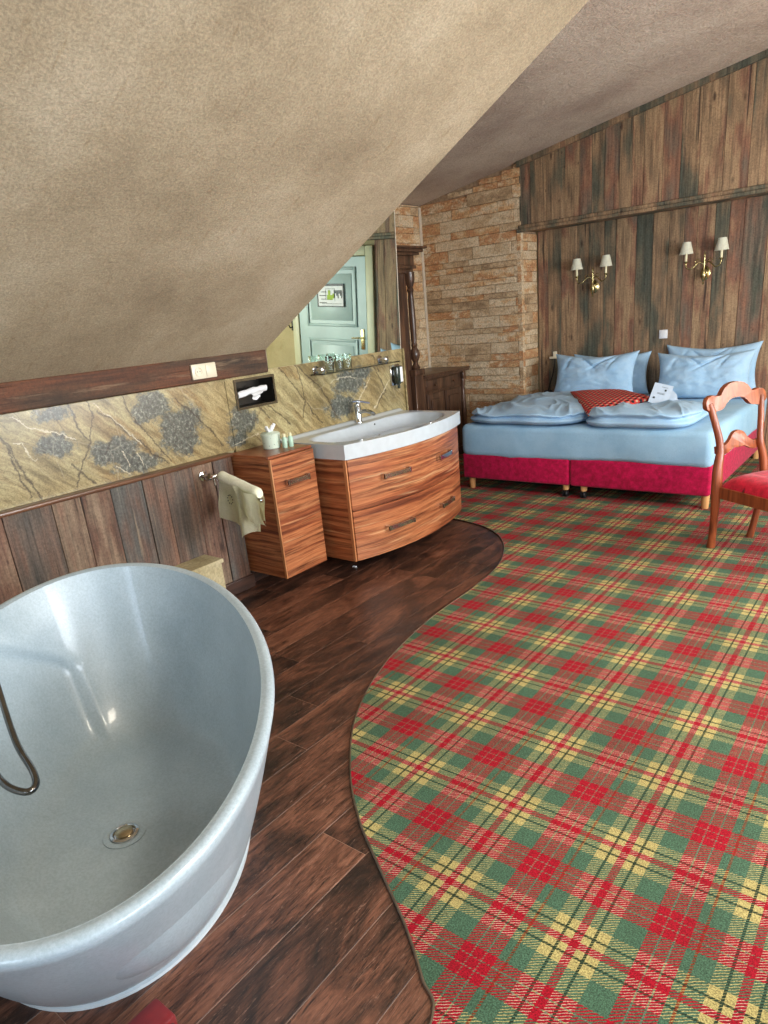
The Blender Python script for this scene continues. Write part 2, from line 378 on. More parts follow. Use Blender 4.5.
MAT['jar'] = _jar()

# ------------------------------------------------------------------ mesh helper
class M:
    def __init__(s): s.b = bmesh.new(); s.lay = s.b.faces.layers.float.new('rnd'); s.r = 0.0
    def _tag(s, fs):
        for f in fs: f[s.lay] = s.r
    def box(s, a, b, r=0, seg=2, mat=None):
        vs = [s.b.verts.new((x, y, z)) for x in (a[0], b[0]) for y in (a[1], b[1]) for z in (a[2], b[2])]
        F = [(0, 1, 3, 2), (4, 6, 7, 5), (0, 4, 5, 1), (2, 3, 7, 6), (0, 2, 6, 4), (1, 5, 7, 3)]
        fs = [s.b.faces.new([vs[i] for i in f]) for f in F]
        s._tag(fs)
        if r > 0:
            es = list({e for f in fs for e in f.edges})
            res = bmesh.ops.bevel(s.b, geom=es, offset=r, segments=seg, profile=.5, affect='EDGES')
            s._tag(res['faces']); vs = list({v for f in res['faces'] for v in f.verts} | {v for v in vs if v.is_valid})
        if mat is not None:
            for v in vs: v.co = mat @ v.co
        return s
    def prism(s, poly, z0, z1, axis='Z', r=0, seg=2):
        """poly of 2D points extruded; axis Z: (x,y), axis Y: (x,z), axis X: (y,z)"""
        def P(p, h): return {'Z': (p[0], p[1], h), 'Y': (p[0], h, p[1]), 'X': (h, p[0], p[1])}[axis]
        A = [s.b.verts.new(P(p, z0)) for p in poly]; B = [s.b.verts.new(P(p, z1)) for p in poly]
        fs = [s.b.faces.new(A[::-1]), s.b.faces.new(B)]
        n = len(poly)
        for i in range(n): fs.append(s.b.faces.new((A[i], A[(i+1) % n], B[(i+1) % n], B[i])))
        s._tag(fs)
        if r > 0:
            es = list(fs[0].edges)+list(fs[1].edges)
            res = bmesh.ops.bevel(s.b, geom=es, offset=r, segments=seg, profile=.5, affect='EDGES'); s._tag(res['faces'])
        return s
    def lathe(s, prof, c=(0, 0, 0), n=24, axis='Z', mat=None, cap=True):
        rings = []
        for (r, h) in prof:
            ring = []
            for i in range(n):
                a = 2*PI*i/n; p = (r*math.cos(a), r*math.sin(a), h)
                if axis == 'X': p = (h, p[0], p[1])
                if axis == 'Y': p = (p[0], h, p[1])
                p = V(p)
                if mat: p = mat @ p
                ring.append(s.b.verts.new(p+V(c)))
            rings.append(ring)
        fs = []
        for a, b in zip(rings, rings[1:]):
            for i in range(n): fs.append(s.b.faces.new((a[i], a[(i+1) % n], b[(i+1) % n], b[i])))
        if cap: fs.append(s.b.faces.new(rings[0][::-1])); fs.append(s.b.faces.new(rings[-1]))
        s._tag(fs); return s
    def tube(s, pts, rad, n=10, cap=True, flat=1.0):
        pts = [V(p) for p in pts]; rr = rad if isinstance(rad, (list, tuple)) else [rad]*len(pts)
        up = V((0, 0, 1)); rings = []; prev = None
        for i, p in enumerate(pts):
            t = (pts[min(i+1, len(pts)-1)]-pts[max(i-1, 0)]).normalized()
            if prev is None:
                u = t.cross(up); u = u if u.length > .05 else t.cross(V((0, 1, 0))); u.normalize()
            else:
                u = prev-t*prev.dot(t); u.normalize()
            prev = u; w = t.cross(u)
            rings.append([s.b.verts.new(p+(u*math.cos(2*PI*k/n)*flat+w*math.sin(2*PI*k/n))*rr[i]) for k in range(n)])
        fs = []
        for a, b in zip(rings, rings[1:]):
            for i in range(n): fs.append(s.b.faces.new((a[i], a[(i+1) % n], b[(i+1) % n], b[i])))
        if cap: fs.append(s.b.faces.new(rings[0][::-1])); fs.append(s.b.faces.new(rings[-1]))
        s._tag(fs); return s
    def grid(s, fn, nu, nv, closeu=False, closev=False):
        g = [[s.b.verts.new(fn(i/(nu if closeu else nu-1), j/(nv if closev else nv-1))) for j in range(nv)] for i in range(nu)]
        fs = []
        for i in range(nu if closeu else nu-1):
            for j in range(nv if closev else nv-1):
                fs.append(s.b.faces.new((g[i][j], g[(i+1) % nu][j], g[(i+1) % nu][(j+1) % nv], g[i][(j+1) % nv])))
        s._tag(fs); return g
    def shift(s, v):
        for q in s.b.verts: q.co += V(v)
        return s
    def xf(s, m):
        for q in s.b.verts: q.co = m @ q.co
        return s

def obj(name, m, mat, parent=None, smooth=38, local=False, weld=False):
    b = m.b
    if weld: bmesh.ops.remove_doubles(b, verts=b.verts, dist=1e-4)
    bmesh.ops.recalc_face_normals(b, faces=b.faces)
    if parent is not None and not local:
        wm = parent.matrix_basis.copy()
        if parent.parent is not None: wm = parent.parent.matrix_basis @ wm
        inv = wm.inverted()
        for v in b.verts: v.co = inv @ v.co
    for f in b.faces: f.smooth = bool(smooth)
    if smooth:
        for e in b.edges:
            if len(e.link_faces) == 2 and e.calc_face_angle(0) > math.radians(smooth): e.smooth = False
    me = bpy.data.meshes.new(name); b.to_mesh(me); b.free()
    me.materials.append(MAT[mat] if isinstance(mat, str) else mat)
    o = bpy.data.objects.new(name, me); COL.objects.link(o)
    if parent is not None: o.parent = parent
    return o

def tag(o, label, cat, group=None, kind=None):
    if label: o['label'] = label
    if cat: o['category'] = cat
    if group: o['group'] = group
    if kind: o['kind'] = kind
    return o
def thing(name, loc, label, cat, rz=0, group=None):
    o = bpy.data.objects.new(name, None); COL.objects.link(o)
    o.matrix_basis = Matrix.Translation(V(loc)) @ Matrix.Rotation(rz, 4, 'Z')
    o.empty_display_size = .1
    return tag(o, label, cat, group)
def struct(name, m, mat, smooth=0, label=None, parent=None):
    o = obj(name, m, mat, parent, smooth)
    if parent is None: o['kind'] = 'structure'
    if label: o['label'] = label
    return o
def dup(root, loc, label):
    r = root.copy(); COL.objects.link(r); r.matrix_basis = Matrix.Translation(V(loc)); r['label'] = label
    for ch in list(root.children):
        c = ch.copy(); COL.objects.link(c); c.parent = r
        for g in ch.children:
            d = g.copy(); COL.objects.link(d); d.parent = c
    return r
def smooth01(t): t = max(0, min(1, t)); return t*t*(3-2*t)
def catmull(pts, n=12):
    P = [V(p) for p in pts]; out = []
    for i in range(len(P)-1):
        a, b, c, d = P[max(i-1, 0)], P[i], P[i+1], P[min(i+2, len(P)-1)]
        for k in range(n):
            t = k/n; out.append(.5*((2*b)+(c-a)*t+(2*a-5*b+4*c-d)*t*t+(3*b-a-3*c+d)*t**3))
    out.append(P[-1]); return out

# ------------------------------------------------------------------ camera
def build_camera():
    f, cx, cy = 675.06, 384+7.71, 512+46.57
    R = Matrix(((0.79017002, 0.606603, -0.08754505), (0.14061078, -0.31845483, -0.9374514), (-0.59653998, 0.72843622, -0.33692838)))
    cam = bpy.data.cameras.new('camera'); o = bpy.data.objects.new('camera', cam); COL.objects.link(o)
    cam.sensor_fit = 'HORIZONTAL'; cam.sensor_width = 36; cam.lens = f/768*36
    cam.shift_x = (384-cx)/768; cam.shift_y = (cy-512)/768
    x, y, z = R[0], -R[1], -R[2]
    o.matrix_world = Matrix(((x[0], y[0], z[0], 0), (x[1], y[1], z[1], 0), (x[2], y[2], z[2], 1.6), (0, 0, 0, 1)))
    cam.clip_start = .02
    SC.camera = o
build_camera()

# ------------------------------------------------------------------ room shell
XW = -3.44           # left wall face (behind the marble)
YB = 7.27            # back wall
XR, YF = 2.3, -2.2   # right wall, wall behind the photographer
def slope_z(x): return 1.457+.572*(x+3.42)
def dorm_z(x): return 2.72+.168*(x+4.8)
XM = .2817
ZT = dorm_z(XM)

# wood floor: planks along y, cut lengths, as one mesh
m = M(); W = .186; x = -1.215-W*20
m.r = 1.0; m.box((-5.0, YF-.2, -.10), (XR+.2, YB+.2, -.0012))
while x < XR:
    y = YF-random.random()*1.2
    while y < YB:
        L = 1.25; m.r = random.random()*.95
        if x+W > -4.95: m.box((x+.001, y+.001, -.02), (x+W-.001, min(y+L, YB+.1)-.001, 0), .0008, 1)
        y += L
    x += W
struct('floor', m, 'floor', 0)

# carpet with its wavy edge
edge = [(-.60, -2.19, 0), (-.60, 0, 0), (-.66, .55, 0), (-.734, .884, 0), (-.816, .963, 0), (-.953, 1.071, 0), (-1.136, 1.19, 0), (-1.341, 1.33, 0), (-1.542, 1.52, 0),
        (-1.76, 1.815, 0), (-1.925, 2.223, 0), (-2.018, 2.749, 0), (-2.035, 3.25, 0), (-2.09, 3.657, 0), (-2.262, 4.03, 0), (-2.516, 4.285, 0), (-2.858, 4.401, 0), (-3.43, 4.45, 0)]
cv = catmull(edge, 10)
poly = [(p.x, p.y) for p in cv]+[(-3.44, 4.57), (-4.79, 4.57), (-4.79, YB-.005), (XR-.01, YB-.005), (XR-.01, YF+.01)]
m = M(); m.prism(poly, .0005, .009)
c = struct('floor_carpet', m, 'tartan', 0)
c['label'] = 'green red and yellow tartan carpet with a wavy edge against the wood floor'
m = M(); m.tube([(p.x, p.y, .006) for p in cv[8:]], .0045, 6); struct('trim_1', m, 'alu', 40)

# left wall with the recess opening, block behind the mirror, far-left wall, others
NY0, NY1, NZ0, NZ1 = 2.80, 3.125, 1.134, 1.306
m = M()
def wall_hole(m, x0, x1, y0, y1, z0, z1):
    m.box((x0, y0, z0), (x1, NY0, z1)); m.box((x0, NY1, z0), (x1, y1, z1))
    m.box((x0, NY0, z0), (x1, NY1, NZ0)); m.box((x0, NY0, NZ1), (x1, NY1, z1))
m.box((XW-.25, YF-.1, 0), (XW, 3.08, 1.134)) if False else None
m.box((XW-.25, YF-.1, 0), (XW, NY0, 1.50)); m.box((XW-.25, NY0, 0), (XW, 3.08, NZ0)); m.box((XW-.25, NY0, NZ1), (XW, 3.08, 1.46))
m.box((XW-.25, NY0, NZ0), (XW-.13, NY1, NZ1))
m.box((XW-.25, 3.08, 0), (XW, NY1, NZ0)); m.box((XW-.25, 3.08, NZ1), (XW, NY1, 3.05))
m.box((-4.85, NY1, 0), (XW, 4.555, 3.1)); m.box((-4.85, 3.0, 0), (XW-.25, NY1, 3.05))
struct('wall_left', m, 'wallp')
m = M(); m.box((-5.0, 4.5, 0), (-4.8, YB+.2, 3.1)); struct('wall_alcove', m, 'grout')
m = M(); m.box((-5.0, YB+.02, 0), (XR+.2, YB+.2, 3.75)); struct('wall_back', m, 'wallp')
# right wall with two windows, and the wall behind the photographer with one
WIN = [(0.2, 2.0), (3.2, 5.0)]; WZ0, WZ1 = .85, 2.35
m = M(); ys = [YF-.2, WIN[0][0], WIN[0][1], WIN[1][0], WIN[1][1], YB+.2]
for i in range(5):
    if i % 2 == 0: m.box((XR, ys[i], 0), (XR+.2, ys[i+1], 3.75))
    else: m.box((XR, ys[i], 0), (XR+.2, ys[i+1], WZ0)); m.box((XR, ys[i], WZ1), (XR+.2, ys[i+1], 3.75))
struct('wall_right', m, 'wallp')
FX0, FX1 = -.9, .5
m = M(); m.box((-5, YF-.2, 0), (FX0, YF, 3.75)); m.box((FX1, YF-.2, 0), (XR+.2, YF, 3.75)); m.box((FX0, YF-.2, 0), (FX1, YF, .35)); m.box((FX0, YF-.2, 2.4), (FX1, YF, 3.75))
struct('wall_front', m, 'wallp')
def window(n, a, b, axis, fixed, z0, z1, out):
    m = M(); w = .06
    def bx(u0, u1, v0, v1, d=.05):
        if axis == 'Y': m.box((fixed-d/2, u0, v0), (fixed+d/2, u1, v1), .004, 1)
        else: m.box((u0, fixed-d/2, v0), (u1, fixed+d/2, v1), .004, 1)
    bx(a, a+w, z0, z1); bx(b-w, b, z0, z1); bx(a+w, b-w, z0, z0+w); bx(a+w, b-w, z1-w, z1); mid = (a+b)/2; bx(mid-w/2, mid+w/2, z0+w, z1-w)
    f = struct('window_%d' % n, m, 'trimwhite')
    g = M()
    for u0, u1 in ((a+w, mid-w/2), (mid+w/2, b-w)):
        if axis == 'Y': g.box((fixed-.003, u0, z0+w), (fixed+.003, u1, z1-w))
        else: g.box((u0, fixed-.003, z0+w), (u1, fixed+.003, z1-w))
    obj('window_pane', g, 'winglass', f, 0)
window(1, WIN[0][0], WIN[0][1], 'Y', XR+.1, WZ0, WZ1, 1)
window(2, WIN[1][0], WIN[1][1], 'Y', XR+.1, WZ0, WZ1, 1)
window(3, FX0, FX1, 'X', YF-.1, .35, 2.4, 1)

# sloping ceiling, dormer ceiling, flat part, dormer cheek
m = M(); m.prism([(-3.70, slope_z(-3.70)), (XM, slope_z(XM)), (XM, ZT+.25), (-3.70, slope_z(-3.70)+.30)], YF-.1, 3.08, 'Y')
struct('ceiling_slope', m, 'slope')
m = M(); m.prism([(-5.0, dorm_z(-5.0)), (XM, ZT), (XM, ZT+.15), (-5.0, dorm_z(-5.0)+.15)], 3.0801, YB+.2, 'Y')
struct('ceiling_dormer', m, 'dormer')
m = M(); m.box((XM, YF-.2, ZT), (XR+.2, YB+.2, ZT+.15)); struct('ceiling', m, 'dormer')

# stone cladding: individually laid blocks
def stones(name, face, u0, u1, z0, ztop, fixed, axis, seed, n):
    rnd = random.Random(seed); m = M(); z = z0
    while z < 3.2:
        h = rnd.choice([.06, .075, .085, .10, .12]); u = u0-rnd.random()*.2
        while u < u1:
            L = rnd.uniform(.22, .62); a, b = max(u, u0)+.0015, min(u+L, u1)-.0015
            if b-a > .02:
                zt = min(z+h-.003, min(ztop(a), ztop(b)))
                if zt > z+.012:
                    d = .012+rnd.random()*.010; m.r = rnd.random()
                    if axis == 'Y': m.box((a, fixed-d, z), (b, fixed+.03, zt), .004, 1)
                    else: m.box((fixed-.03, a, z), (fixed+d, b, zt), .004, 1)
            u += L
        z += h
    return m
m = M(); m.box((-4.8, 6.92, 0), (-3.57, YB+.02, 3.05)); struct('wall_niche', m, 'grout')
m = stones('', '', -4.785, -3.545, 0, lambda u: dorm_z(u)-.005, 6.92, 'Y', 3, 0)
m2 = stones('', '', 6.90, 7.27, 0, lambda u: 2.28, -3.57, 'X', 5, 0)
struct('wall_stone', m, 'stone', 0); struct('wall_stone_side', m2, 'stone', 0)
m = stones('', '', 4.6, 6.89, 0, lambda u: dorm_z(-4.8)-.005, -4.80, 'X', 11, 0); struct('wall_alcove_stone', m, 'stone', 0)
m = M(); m.box((-4.80, 6.865, 0), (-4.768, 6.905, 2.70), .003, 1); struct('trim_2', m, 'trimwhite', 0)

# weathered board walls
def boards(m, u0, u1, place, rnd, w0=.10, w1=.20, gap=.0015):
    u = u0
    while u < u1-.005:
        w = min(rnd.uniform(w0, w1), u1-u); m.r = rnd.random(); place(m, u+gap, u+w-gap, rnd.uniform(0, .006)); u += w
rnd = random.Random(21)
m = M(); boards(m, -3.54, -1.0, lambda m, a, b, d: m.box((a, YB-.006-d, 0), (b, YB+.02, 2.30), .002, 1), rnd)
struct('wall_boards', m, 'oldwood', 0)
m = M()
rnd = random.Random(8)
m.box((-3.55, 6.93, 2.30), (XR, YB+.02, 2.36))
boards(m, -3.56, XR, lambda m, a, b, d: m.prism([(a, 2.29), (b, 2.29), (b, dorm_z(min(b, XM))-.002), (a, dorm_z(min(a, XM))-.002)], 6.905-d, 6.93, 'Y'), rnd)
struct('wall_bulkhead', m, 'oldwood', 0)
m = M(); m.r = .1
m.box((-3.58, 6.865, 2.285), (XR, 6.93, 2.315), .006, 2); m.box((-3.57, 6.88, 2.315), (XR, 6.90, 2.35), .008, 2); struct('trim_3', m, 'oldwood', 0)
m = M(); m.r = .05
m.prism([(-3.57, dorm_z(-3.57)-.05), (XM, ZT-.05), (XM, ZT-.002), (-3.57, dorm_z(-3.57)-.002)], 6.87, 6.90, 'Y'); struct('trim_4', m, 'oldwood', 0)
# baseboards
m = M(); m.box((XW, YF, 0), (-3.355, 2.66, .09), .006, 2); struct('baseboard_left', m, 'skirt', 0)
m = M(); m.box((XW, 2.66, 0), (-3.415, 4.54, .10), .003, 1); struct('baseboard_vanity', m, 'skirt', 0)
m = M(); m.box((.5, YB, 0), (XR, YB+.02, .09), .004, 1); struct('baseboard_back', m, 'skirt', 0)

# wainscot, ledge, marble, beam on the left wall
rnd = random.Random(4)
m = M(); boards(m, YF, 2.645, lambda m, a, b, d: m.box((XW, a, 0), (-3.376+d, b, .872), .0025, 1), rnd, .13, .24)
struct('trim_5', m, 'wains', 0)
m = M(); m.box((XW, YF, .870), (-3.362, 2.66, .892), .006, 2); struct('trim_6', m, 'ledge', 30)
m = M()
m.box((XW, YF, .892), (-3.421, 1.0, 1.328), .002, 1); m.box((XW, 1.002, .892), (-3.42, 2.728, 1.328), .002, 1); struct('trim_7', m, 'marble', 0)
m = M()
m.box((XW, 2.730, .10), (-3.42, NY0, 1.328)); m.box((XW, NY0, .10), (-3.42, NY1, NZ0)); m.box((XW, NY0, NZ1), (-3.42, NY1, 1.328)); m.box((XW, NY1, .10), (-3.42, 4.556, 1.347))
m.box((XW, 3.082, 1.328), (-3.42, NY1, 1.347))
m.box((XW, 4.545, 0), (-3.405, 4.562, 1.347))
struct('trim_8', m, 'marble', 0)
m = M(); m.r = .5; m.box((XW, YF, 1.33), (-3.395, 3.078, 1.47), .008, 2); struct('trim_9', m, 'beamw', 0)

# ------------------------------------------------------------------ door seen in the mirror
DX0, DX1, DH = -.86, .37, 2.12
d = M(); d.box((DX0, YB-.03, .01), (DX1, YB+.01, DH), .003, 1)
door = struct('door_1', d, 'doorp', 0)
fr = M()
for a, b, z0, z1 in ((DX0-.13, DX0-.01, 0, DH+.12), (DX1+.01, DX1+.13, 0, DH+.12), (DX0-.01, DX1+.01, DH+.01, DH+.12)):
    fr.box((a, YB-.045, z0), (b, YB+.02, z1), .01, 2)
obj('door_frame', fr, 'doorf', door, 30)
for z0, z1 in ((.15, 1.10), (1.26, 2.0)):
    p = M(); a, b = DX0+.16, DX1-.16
    for q in ((a, a+.035, z0, z1), (b-.035, b, z0, z1), (a+.035, b-.035, z0, z0+.035), (a+.035, b-.035, z1-.035, z1)):
        p.box((q[0], YB-.048, q[2]), (q[1], YB-.028, q[3]), .008, 2)
    p.box((a+.08, YB-.038, z0+.08), (b-.08, YB-.028, z1-.08), .006, 2)
    obj('door_panel', p, 'doorp', door, 30)
h = M(); h.box((DX0+.045, YB-.04, .98), (DX0+.105, YB-.03, 1.24), .004, 2); obj('handle_plate', h, 'brass', door, 30)
h = M(); h.tube([(DX0+.075, YB-.03, 1.13), (DX0+.075, YB-.09, 1.13)], .011, 10); h.tube([(DX0+.075, YB-.085, 1.13), (DX0+.13, YB-.09, 1.13), (DX0+.22, YB-.088, 1.125)], .010, 10); obj('door_handle', h, 'brass', door, 30)
# evacuation plan on the door
sg = thing('floor_plan_sign', (-.26, YB-.04, 1.52), 'small framed floor plan notice hanging on the pale green door seen in the mirror', 'sign')
p = M(); p.box((-.49, YB-.054, 1.52), (-.03, YB-.040, 1.79), .002, 1); obj('paper', p, 'white', sg, 0)
p = M()
for q in ((-.50, -.485, 1.51, 1.80), (-.035, -.02, 1.51, 1.80), (-.485, -.035, 1.51, 1.525), (-.485, -.035, 1.772, 1.80)): p.box((q[0], YB-.060, q[2]), (q[1], YB-.050, q[3]))
obj('frame', p, 'greyblk', sg, 0)
p = M()
for q in ((-.30, -.20, 1.60, 1.66), (-.26, -.22, 1.66, 1.72), (-.33, -.30, 1.62, 1.68)): p.box((q[0], YB-.0565, q[2]), (q[1], YB-.0545, q[3]))
MAT['plan'] = simple('plan_green', (150, 176, 62), .7); obj('plan_drawing', p, 'plan', sg, 0)
p = M()
for i in range(7): p.box((-.47+i*.022, YB-.0565, 1.62+(i % 3)*.03), (-.456+i*.022, YB-.0545, 1.72))
for i in range(4): p.box((-.19+.0, YB-.0565, 1.56+i*.045), (-.06-(i % 2)*.03, YB-.0545, 1.568+i*.045))
for q in ((-.46, -.10, 1.548, 1.553), (-.34, -.335, 1.58, 1.74), (-.18, -.175, 1.60, 1.74), (-.34, -.175, 1.735, 1.74)): p.box((q[0], YB-.0565, q[2]), (q[1], YB-.0545, q[3]))
obj('plan_lines', p, 'thread', sg, 0)
# black coat hook beside the door
h = M(); h.box((.50, YB+.005, 1.18), (.58, YB+.02, 1.36), .006, 2); h.tube([(.54, YB+.01, 1.32), (.54, YB-.05, 1.33), (.54, YB-.07, 1.37)], .008, 8); h.tube([(.54, YB+.01, 1.24), (.54, YB-.06, 1.22), (.54, YB-.085, 1.27)], .009, 8)
tag(obj('coat_hook', h, 'black'), 'black iron coat hook on the cream wall beside the pale green door', 'hook')

# ------------------------------------------------------------------ wall mirror (leans forward a little)
TH = math.radians(2.5)
mr = thing('wall_mirror', (-3.425, 3.80, 1.348), 'large rectangular wall mirror above the marble splashback reflecting a pale green door', 'mirror')
rot = Matrix.Rotation(TH, 4, 'Y')
p = M(); p.box((0, -.70, 0), (.004, .735, 1.0)); p.xf(rot); obj('mirror_glass', p, 'mirror', mr, 0, local=True)
p = M(); p.box((-.006, -.702, -.002), (-.0005, .737, 1.0)); p.box((-.006, .735, -.002), (.006, .742, 1.0)); p.xf(rot); obj('backing', p, 'trimwhite', mr, 0, local=True)
for yy in (-.5, .5):
    p = M(); p.box((-.012, yy-.02, .88), (.030, yy+.02, .92)); obj('mount_bracket', p, 'dchrome', mr, 0, local=True)

# ------------------------------------------------------------------ socket, switch, outlet
s = thing('wall_socket', (-3.395, 2.57, 1.36), 'cream double wall socket mounted on the dark beam under the slope', 'socket')
p = M(); p.box((-3.395, 2.478, 1.352), (-3.380, 2.653, 1.437), .004, 2); obj('cover_plate', p, 'plastic', s)
p = M(); p.lathe([(.026, 0), (.026, .004), (.022, .004), (.021, .001)], (-3.380, 2.523, 1.394), 24, 'X'); obj('socket_well', p, 'plastic', s)
p = M(); [p.lathe([(.003, 0), (.003, .0018)], (-3.380, 2.523+q, 1.394), 8, 'X') for q in (-.009, .009)]; obj('pin_hole', p, 'black', s)
p = M(); p.box((-3.381, 2.576, 1.362), (-3.376, 2.644, 1.427), .002, 2); obj('rocker', p, 'plastic', s)
s = thing('light_switch', (-2.187, YB-.012, 1.16), 'square white light switch on the board wall above the gap between the pillows', 'switch')
p = M(); p.box((-2.227, YB-.027, 1.152), (-2.147, YB-.012, 1.235), .004, 2); obj('cover_plate', p, 'white', s)
p = M(); p.box((-2.215, YB-.032, 1.165), (-2.159, YB-.026, 1.222), .002, 2); obj('rocker', p, 'white', s)
s = thing('wall_outlet', (-3.33, YB-.012, 1.0), 'small pale outlet with a hanging black cord left of the bed pillows', 'outlet')
p = M(); p.box((-3.40, YB-.045, 1.000), (-3.29, YB-.012, 1.022), .003, 1); p.box((-3.36, YB-.036, 1.02), (-3.32, YB-.012, 1.075), .004, 2); obj('cover_plate', p, 'plastic', s)
p = M(); p.tube(catmull([(-3.34, YB-.03, 1.0), (-3.36, YB-.035, .85), (-3.40, YB-.04, .72), (-3.42, YB-.05, .62)], 6), .006, 8)
p.box((-3.46, YB-.075, .57), (-3.37, YB-.02, .66), .012, 2); obj('cord', p, 'black', s)

# ------------------------------------------------------------------ tissue recess
s = thing('tissue_niche', (XW, 2.96, NZ0), 'dark recessed tissue box with a metal frame in the marble wall', 'tissue holder')
p = M(); e = .002
p.box((XW-.12, NY0+e, NZ0+e), (XW-.115, NY1-e, NZ1-e)); p.box((XW-.12, NY0+e, NZ0+e), (-3.42, NY1-e, NZ0+.006)); p.box((XW-.12, NY0+e, NZ1-.006), (-3.42, NY1-e, NZ1-e))
p.box((XW-.12, NY0+e, NZ0+e), (-3.42, NY0+.006, NZ1-e)); p.box((XW-.12, NY1-.006, NZ0+e), (-3.42, NY1-e, NZ1-e)); obj('box', p, 'darkbox', s, 0)
p = M(); a = .008
p.box((-3.421, NY0-a, NZ0-a), (-3.414, NY0+a, NZ1+a)); p.box((-3.421, NY1-a, NZ0-a), (-3.414, NY1+a, NZ1+a)); p.box((-3.421, NY0+a, NZ0-a), (-3.414, NY1-a, NZ0+a)); p.box((-3.421, NY0+a, NZ1-a), (-3.414, NY1-a, NZ1+a)); obj('frame', p, 'dchrome', s, 0)
p = M()
def fn(u, v):
    y = 2.835+.245*u; a = 2*PI*v
    r = .019*(1+.10*math.sin(5*u*PI)+.25*noise.noise(V((u*6, v*5, 1))))
    return V((-3.45+.8*r*math.cos(a), y, 1.212+.006*math.sin(u*2.6)+.018*u+r*math.sin(a)))
p.grid(fn, 26, 16, closev=True)
def fn(u, v): return V((-3.430+.012*math.sin(v*6), 2.93+.10*u-.04*v*(u-.5), 1.212-.048*v*(1-.45*abs(u-.4))+.01*u))
p.grid(fn, 10, 10); obj('tissue', p, 'white', s)

# ------------------------------------------------------------------ side cabinet
s = thing('side_cabinet', (-3.23, 2.84, .0), 'narrow striped reddish wood cabinet with one door between wainscot and vanity', 'cabinet')
p = M(); p.box((-3.419, 2.665, .10), (-3.062, 3.03, .862), .002, 1); obj('body', p, 'zebra', s, 0)
p = M(); p.box((-3.42, 2.660, .862), (-3.052, 3.034, .880), .003, 1); obj('top_panel', p, 'zebra', s, 0)
p = M(); p.box((-3.060, 2.672, .102), (-3.040, 3.032, .860), .003, 2); dr = obj('door', p, 'zebra', s, 0)
p = M(); p.box((-3.061, 2.662, .102), (-3.0405, 2.671, .860), .001, 1); obj('edge_band', p, 'zedge', s, 0)
def bar_handle(y0, y1, z, xf, parent, name='handle'):
    q = M(); n = 10; h = .014; ys_ = [y0+(y1-y0)*i/n for i in range(n+1)]
    q.prism([(xf(y)+.036, y) for y in ys_]+[(xf(y)+.029, y) for y in ys_[::-1]], z-h, z+h)
    for y in (y0, y1): x0 = xf(y); q.box((x0-.001, y-.014 if y == y1 else y, z-h-.004), (x0+.039, y if y == y1 else y+.014, z+h+.004), .002, 1)
    return obj(name, q, 'chrome', parent, 0)
bar_handle(2.755, 2.945, .703, lambda y: -3.042, dr)

# ------------------------------------------------------------------ vanity unit with bowed front
VY0, VY1 = 3.095, 4.40
def bow(y, off=0):
    t = (y-(VY0+VY1)/2)/((VY1-VY0)/2); return -2.835+.125*(1-t*t)+off
def bowpoly(y0, y1, xb, off, n=28):
    return [(xb, y1), (xb, y0)]+[(bow(y0+(y1-y0)*i/n, off), y0+(y1-y0)*i/n) for i in range(n+1)]
s = thing('vanity_cabinet', (-3.12, 3.75, 0), 'wide striped reddish wood vanity cabinet with bowed front and two drawers under the washbasin', 'cabinet')
p = M(); p.prism(bowpoly(VY0, VY1, -3.419, -.024), .10, .780); obj('body', p, 'zebra', s, 30)
p = M(); p.box((-2.862, VY0, .10), (-2.838, VY0+.012, .778), .001, 1); obj('edge_band', p, 'zedge', s, 0)
def front(z0, z1):
    n = 28; y0, y1 = VY0+.013, VY1-.002
    o_ = [(bow(y0+(y1-y0)*i/n), y0+(y1-y0)*i/n) for i in range(n+1)]
    i_ = [(bow(y0+(y1-y0)*i/n, -.020), y0+(y1-y0)*i/n) for i in range(n+1)]
    q = M(); q.prism(o_+i_[::-1], z0, z1, r=.0015, seg=1); return q
for z0, z1, zh in ((.102, .437, .272), (.442, .776, .625)):
    dw = obj('drawer', front(z0, z1), 'zebra', s, 30)
    for ya, yb in ((3.335, 3.575), (3.925, 4.135)): bar_handle(ya, yb, zh, bow, dw)

# washbasin
s = thing('washbasin', (-3.12, 3.75, .78), 'wide white ceramic washbasin with bowed front set on the striped vanity', 'washbasin')
BY0, BY1 = 3.085, 4.43
def bowb(y):
    t = (y-(BY0+BY1)/2)/((BY1-BY0)/2); return -2.825+.125*(1-t*t)
NU, NV = 56, 84
def hz(a, b):
    ex = (a-.56)/.37; ey = (b-.5)/.455
    dd = (abs(ex)**3.2+abs(ey)**4.5)**(1/3.6)
    z = .875-.088*smooth01((1.0-dd)/.20)
    if a < .09: z += .016*smooth01((.09-a)/.05)
    return z
def fn(u, v):
    y = BY0+(BY1-BY0)*v; x = -3.418+(bowb(y)+3.418)*u
    return V((x, y, hz(u, v)))
p = M(); g = p.grid(fn, NU, NV)
low = {}
border = [g[i][0] for i in range(NU)]+[g[NU-1][j] for j in range(1, NV)]+[g[i][NV-1] for i in range(NU-2, -1, -1)]+[g[0][j] for j in range(NV-2, 0, -1)]
bl = [p.b.verts.new((v.co.x, v.co.y, .7805)) for v in border]
for i in range(len(border)): p.b.faces.new((border[i], bl[i], bl[(i+1) % len(bl)], border[(i+1) % len(bl)]))
p.b.faces.new(bl[::-1])
obj('basin', p, 'ceram', s, 42)
p = M(); p.lathe([(.010, 0), (.012, .003), (.007, .004)], (-3.264, 3.93, .843), 16, 'X', mat=Matrix.Diagonal((1, .75, 1.3, 1))); obj('overflow_hole', p, 'black', s)
for y, x in ((3.42, -2.815), (3.92, -2.755)):
    p = M(); p.lathe([(.008, 0), (.008, .004), (.004, .007)], (x+.01, y, .8745), 12); obj('rim_stud', p, 'chrome', s)
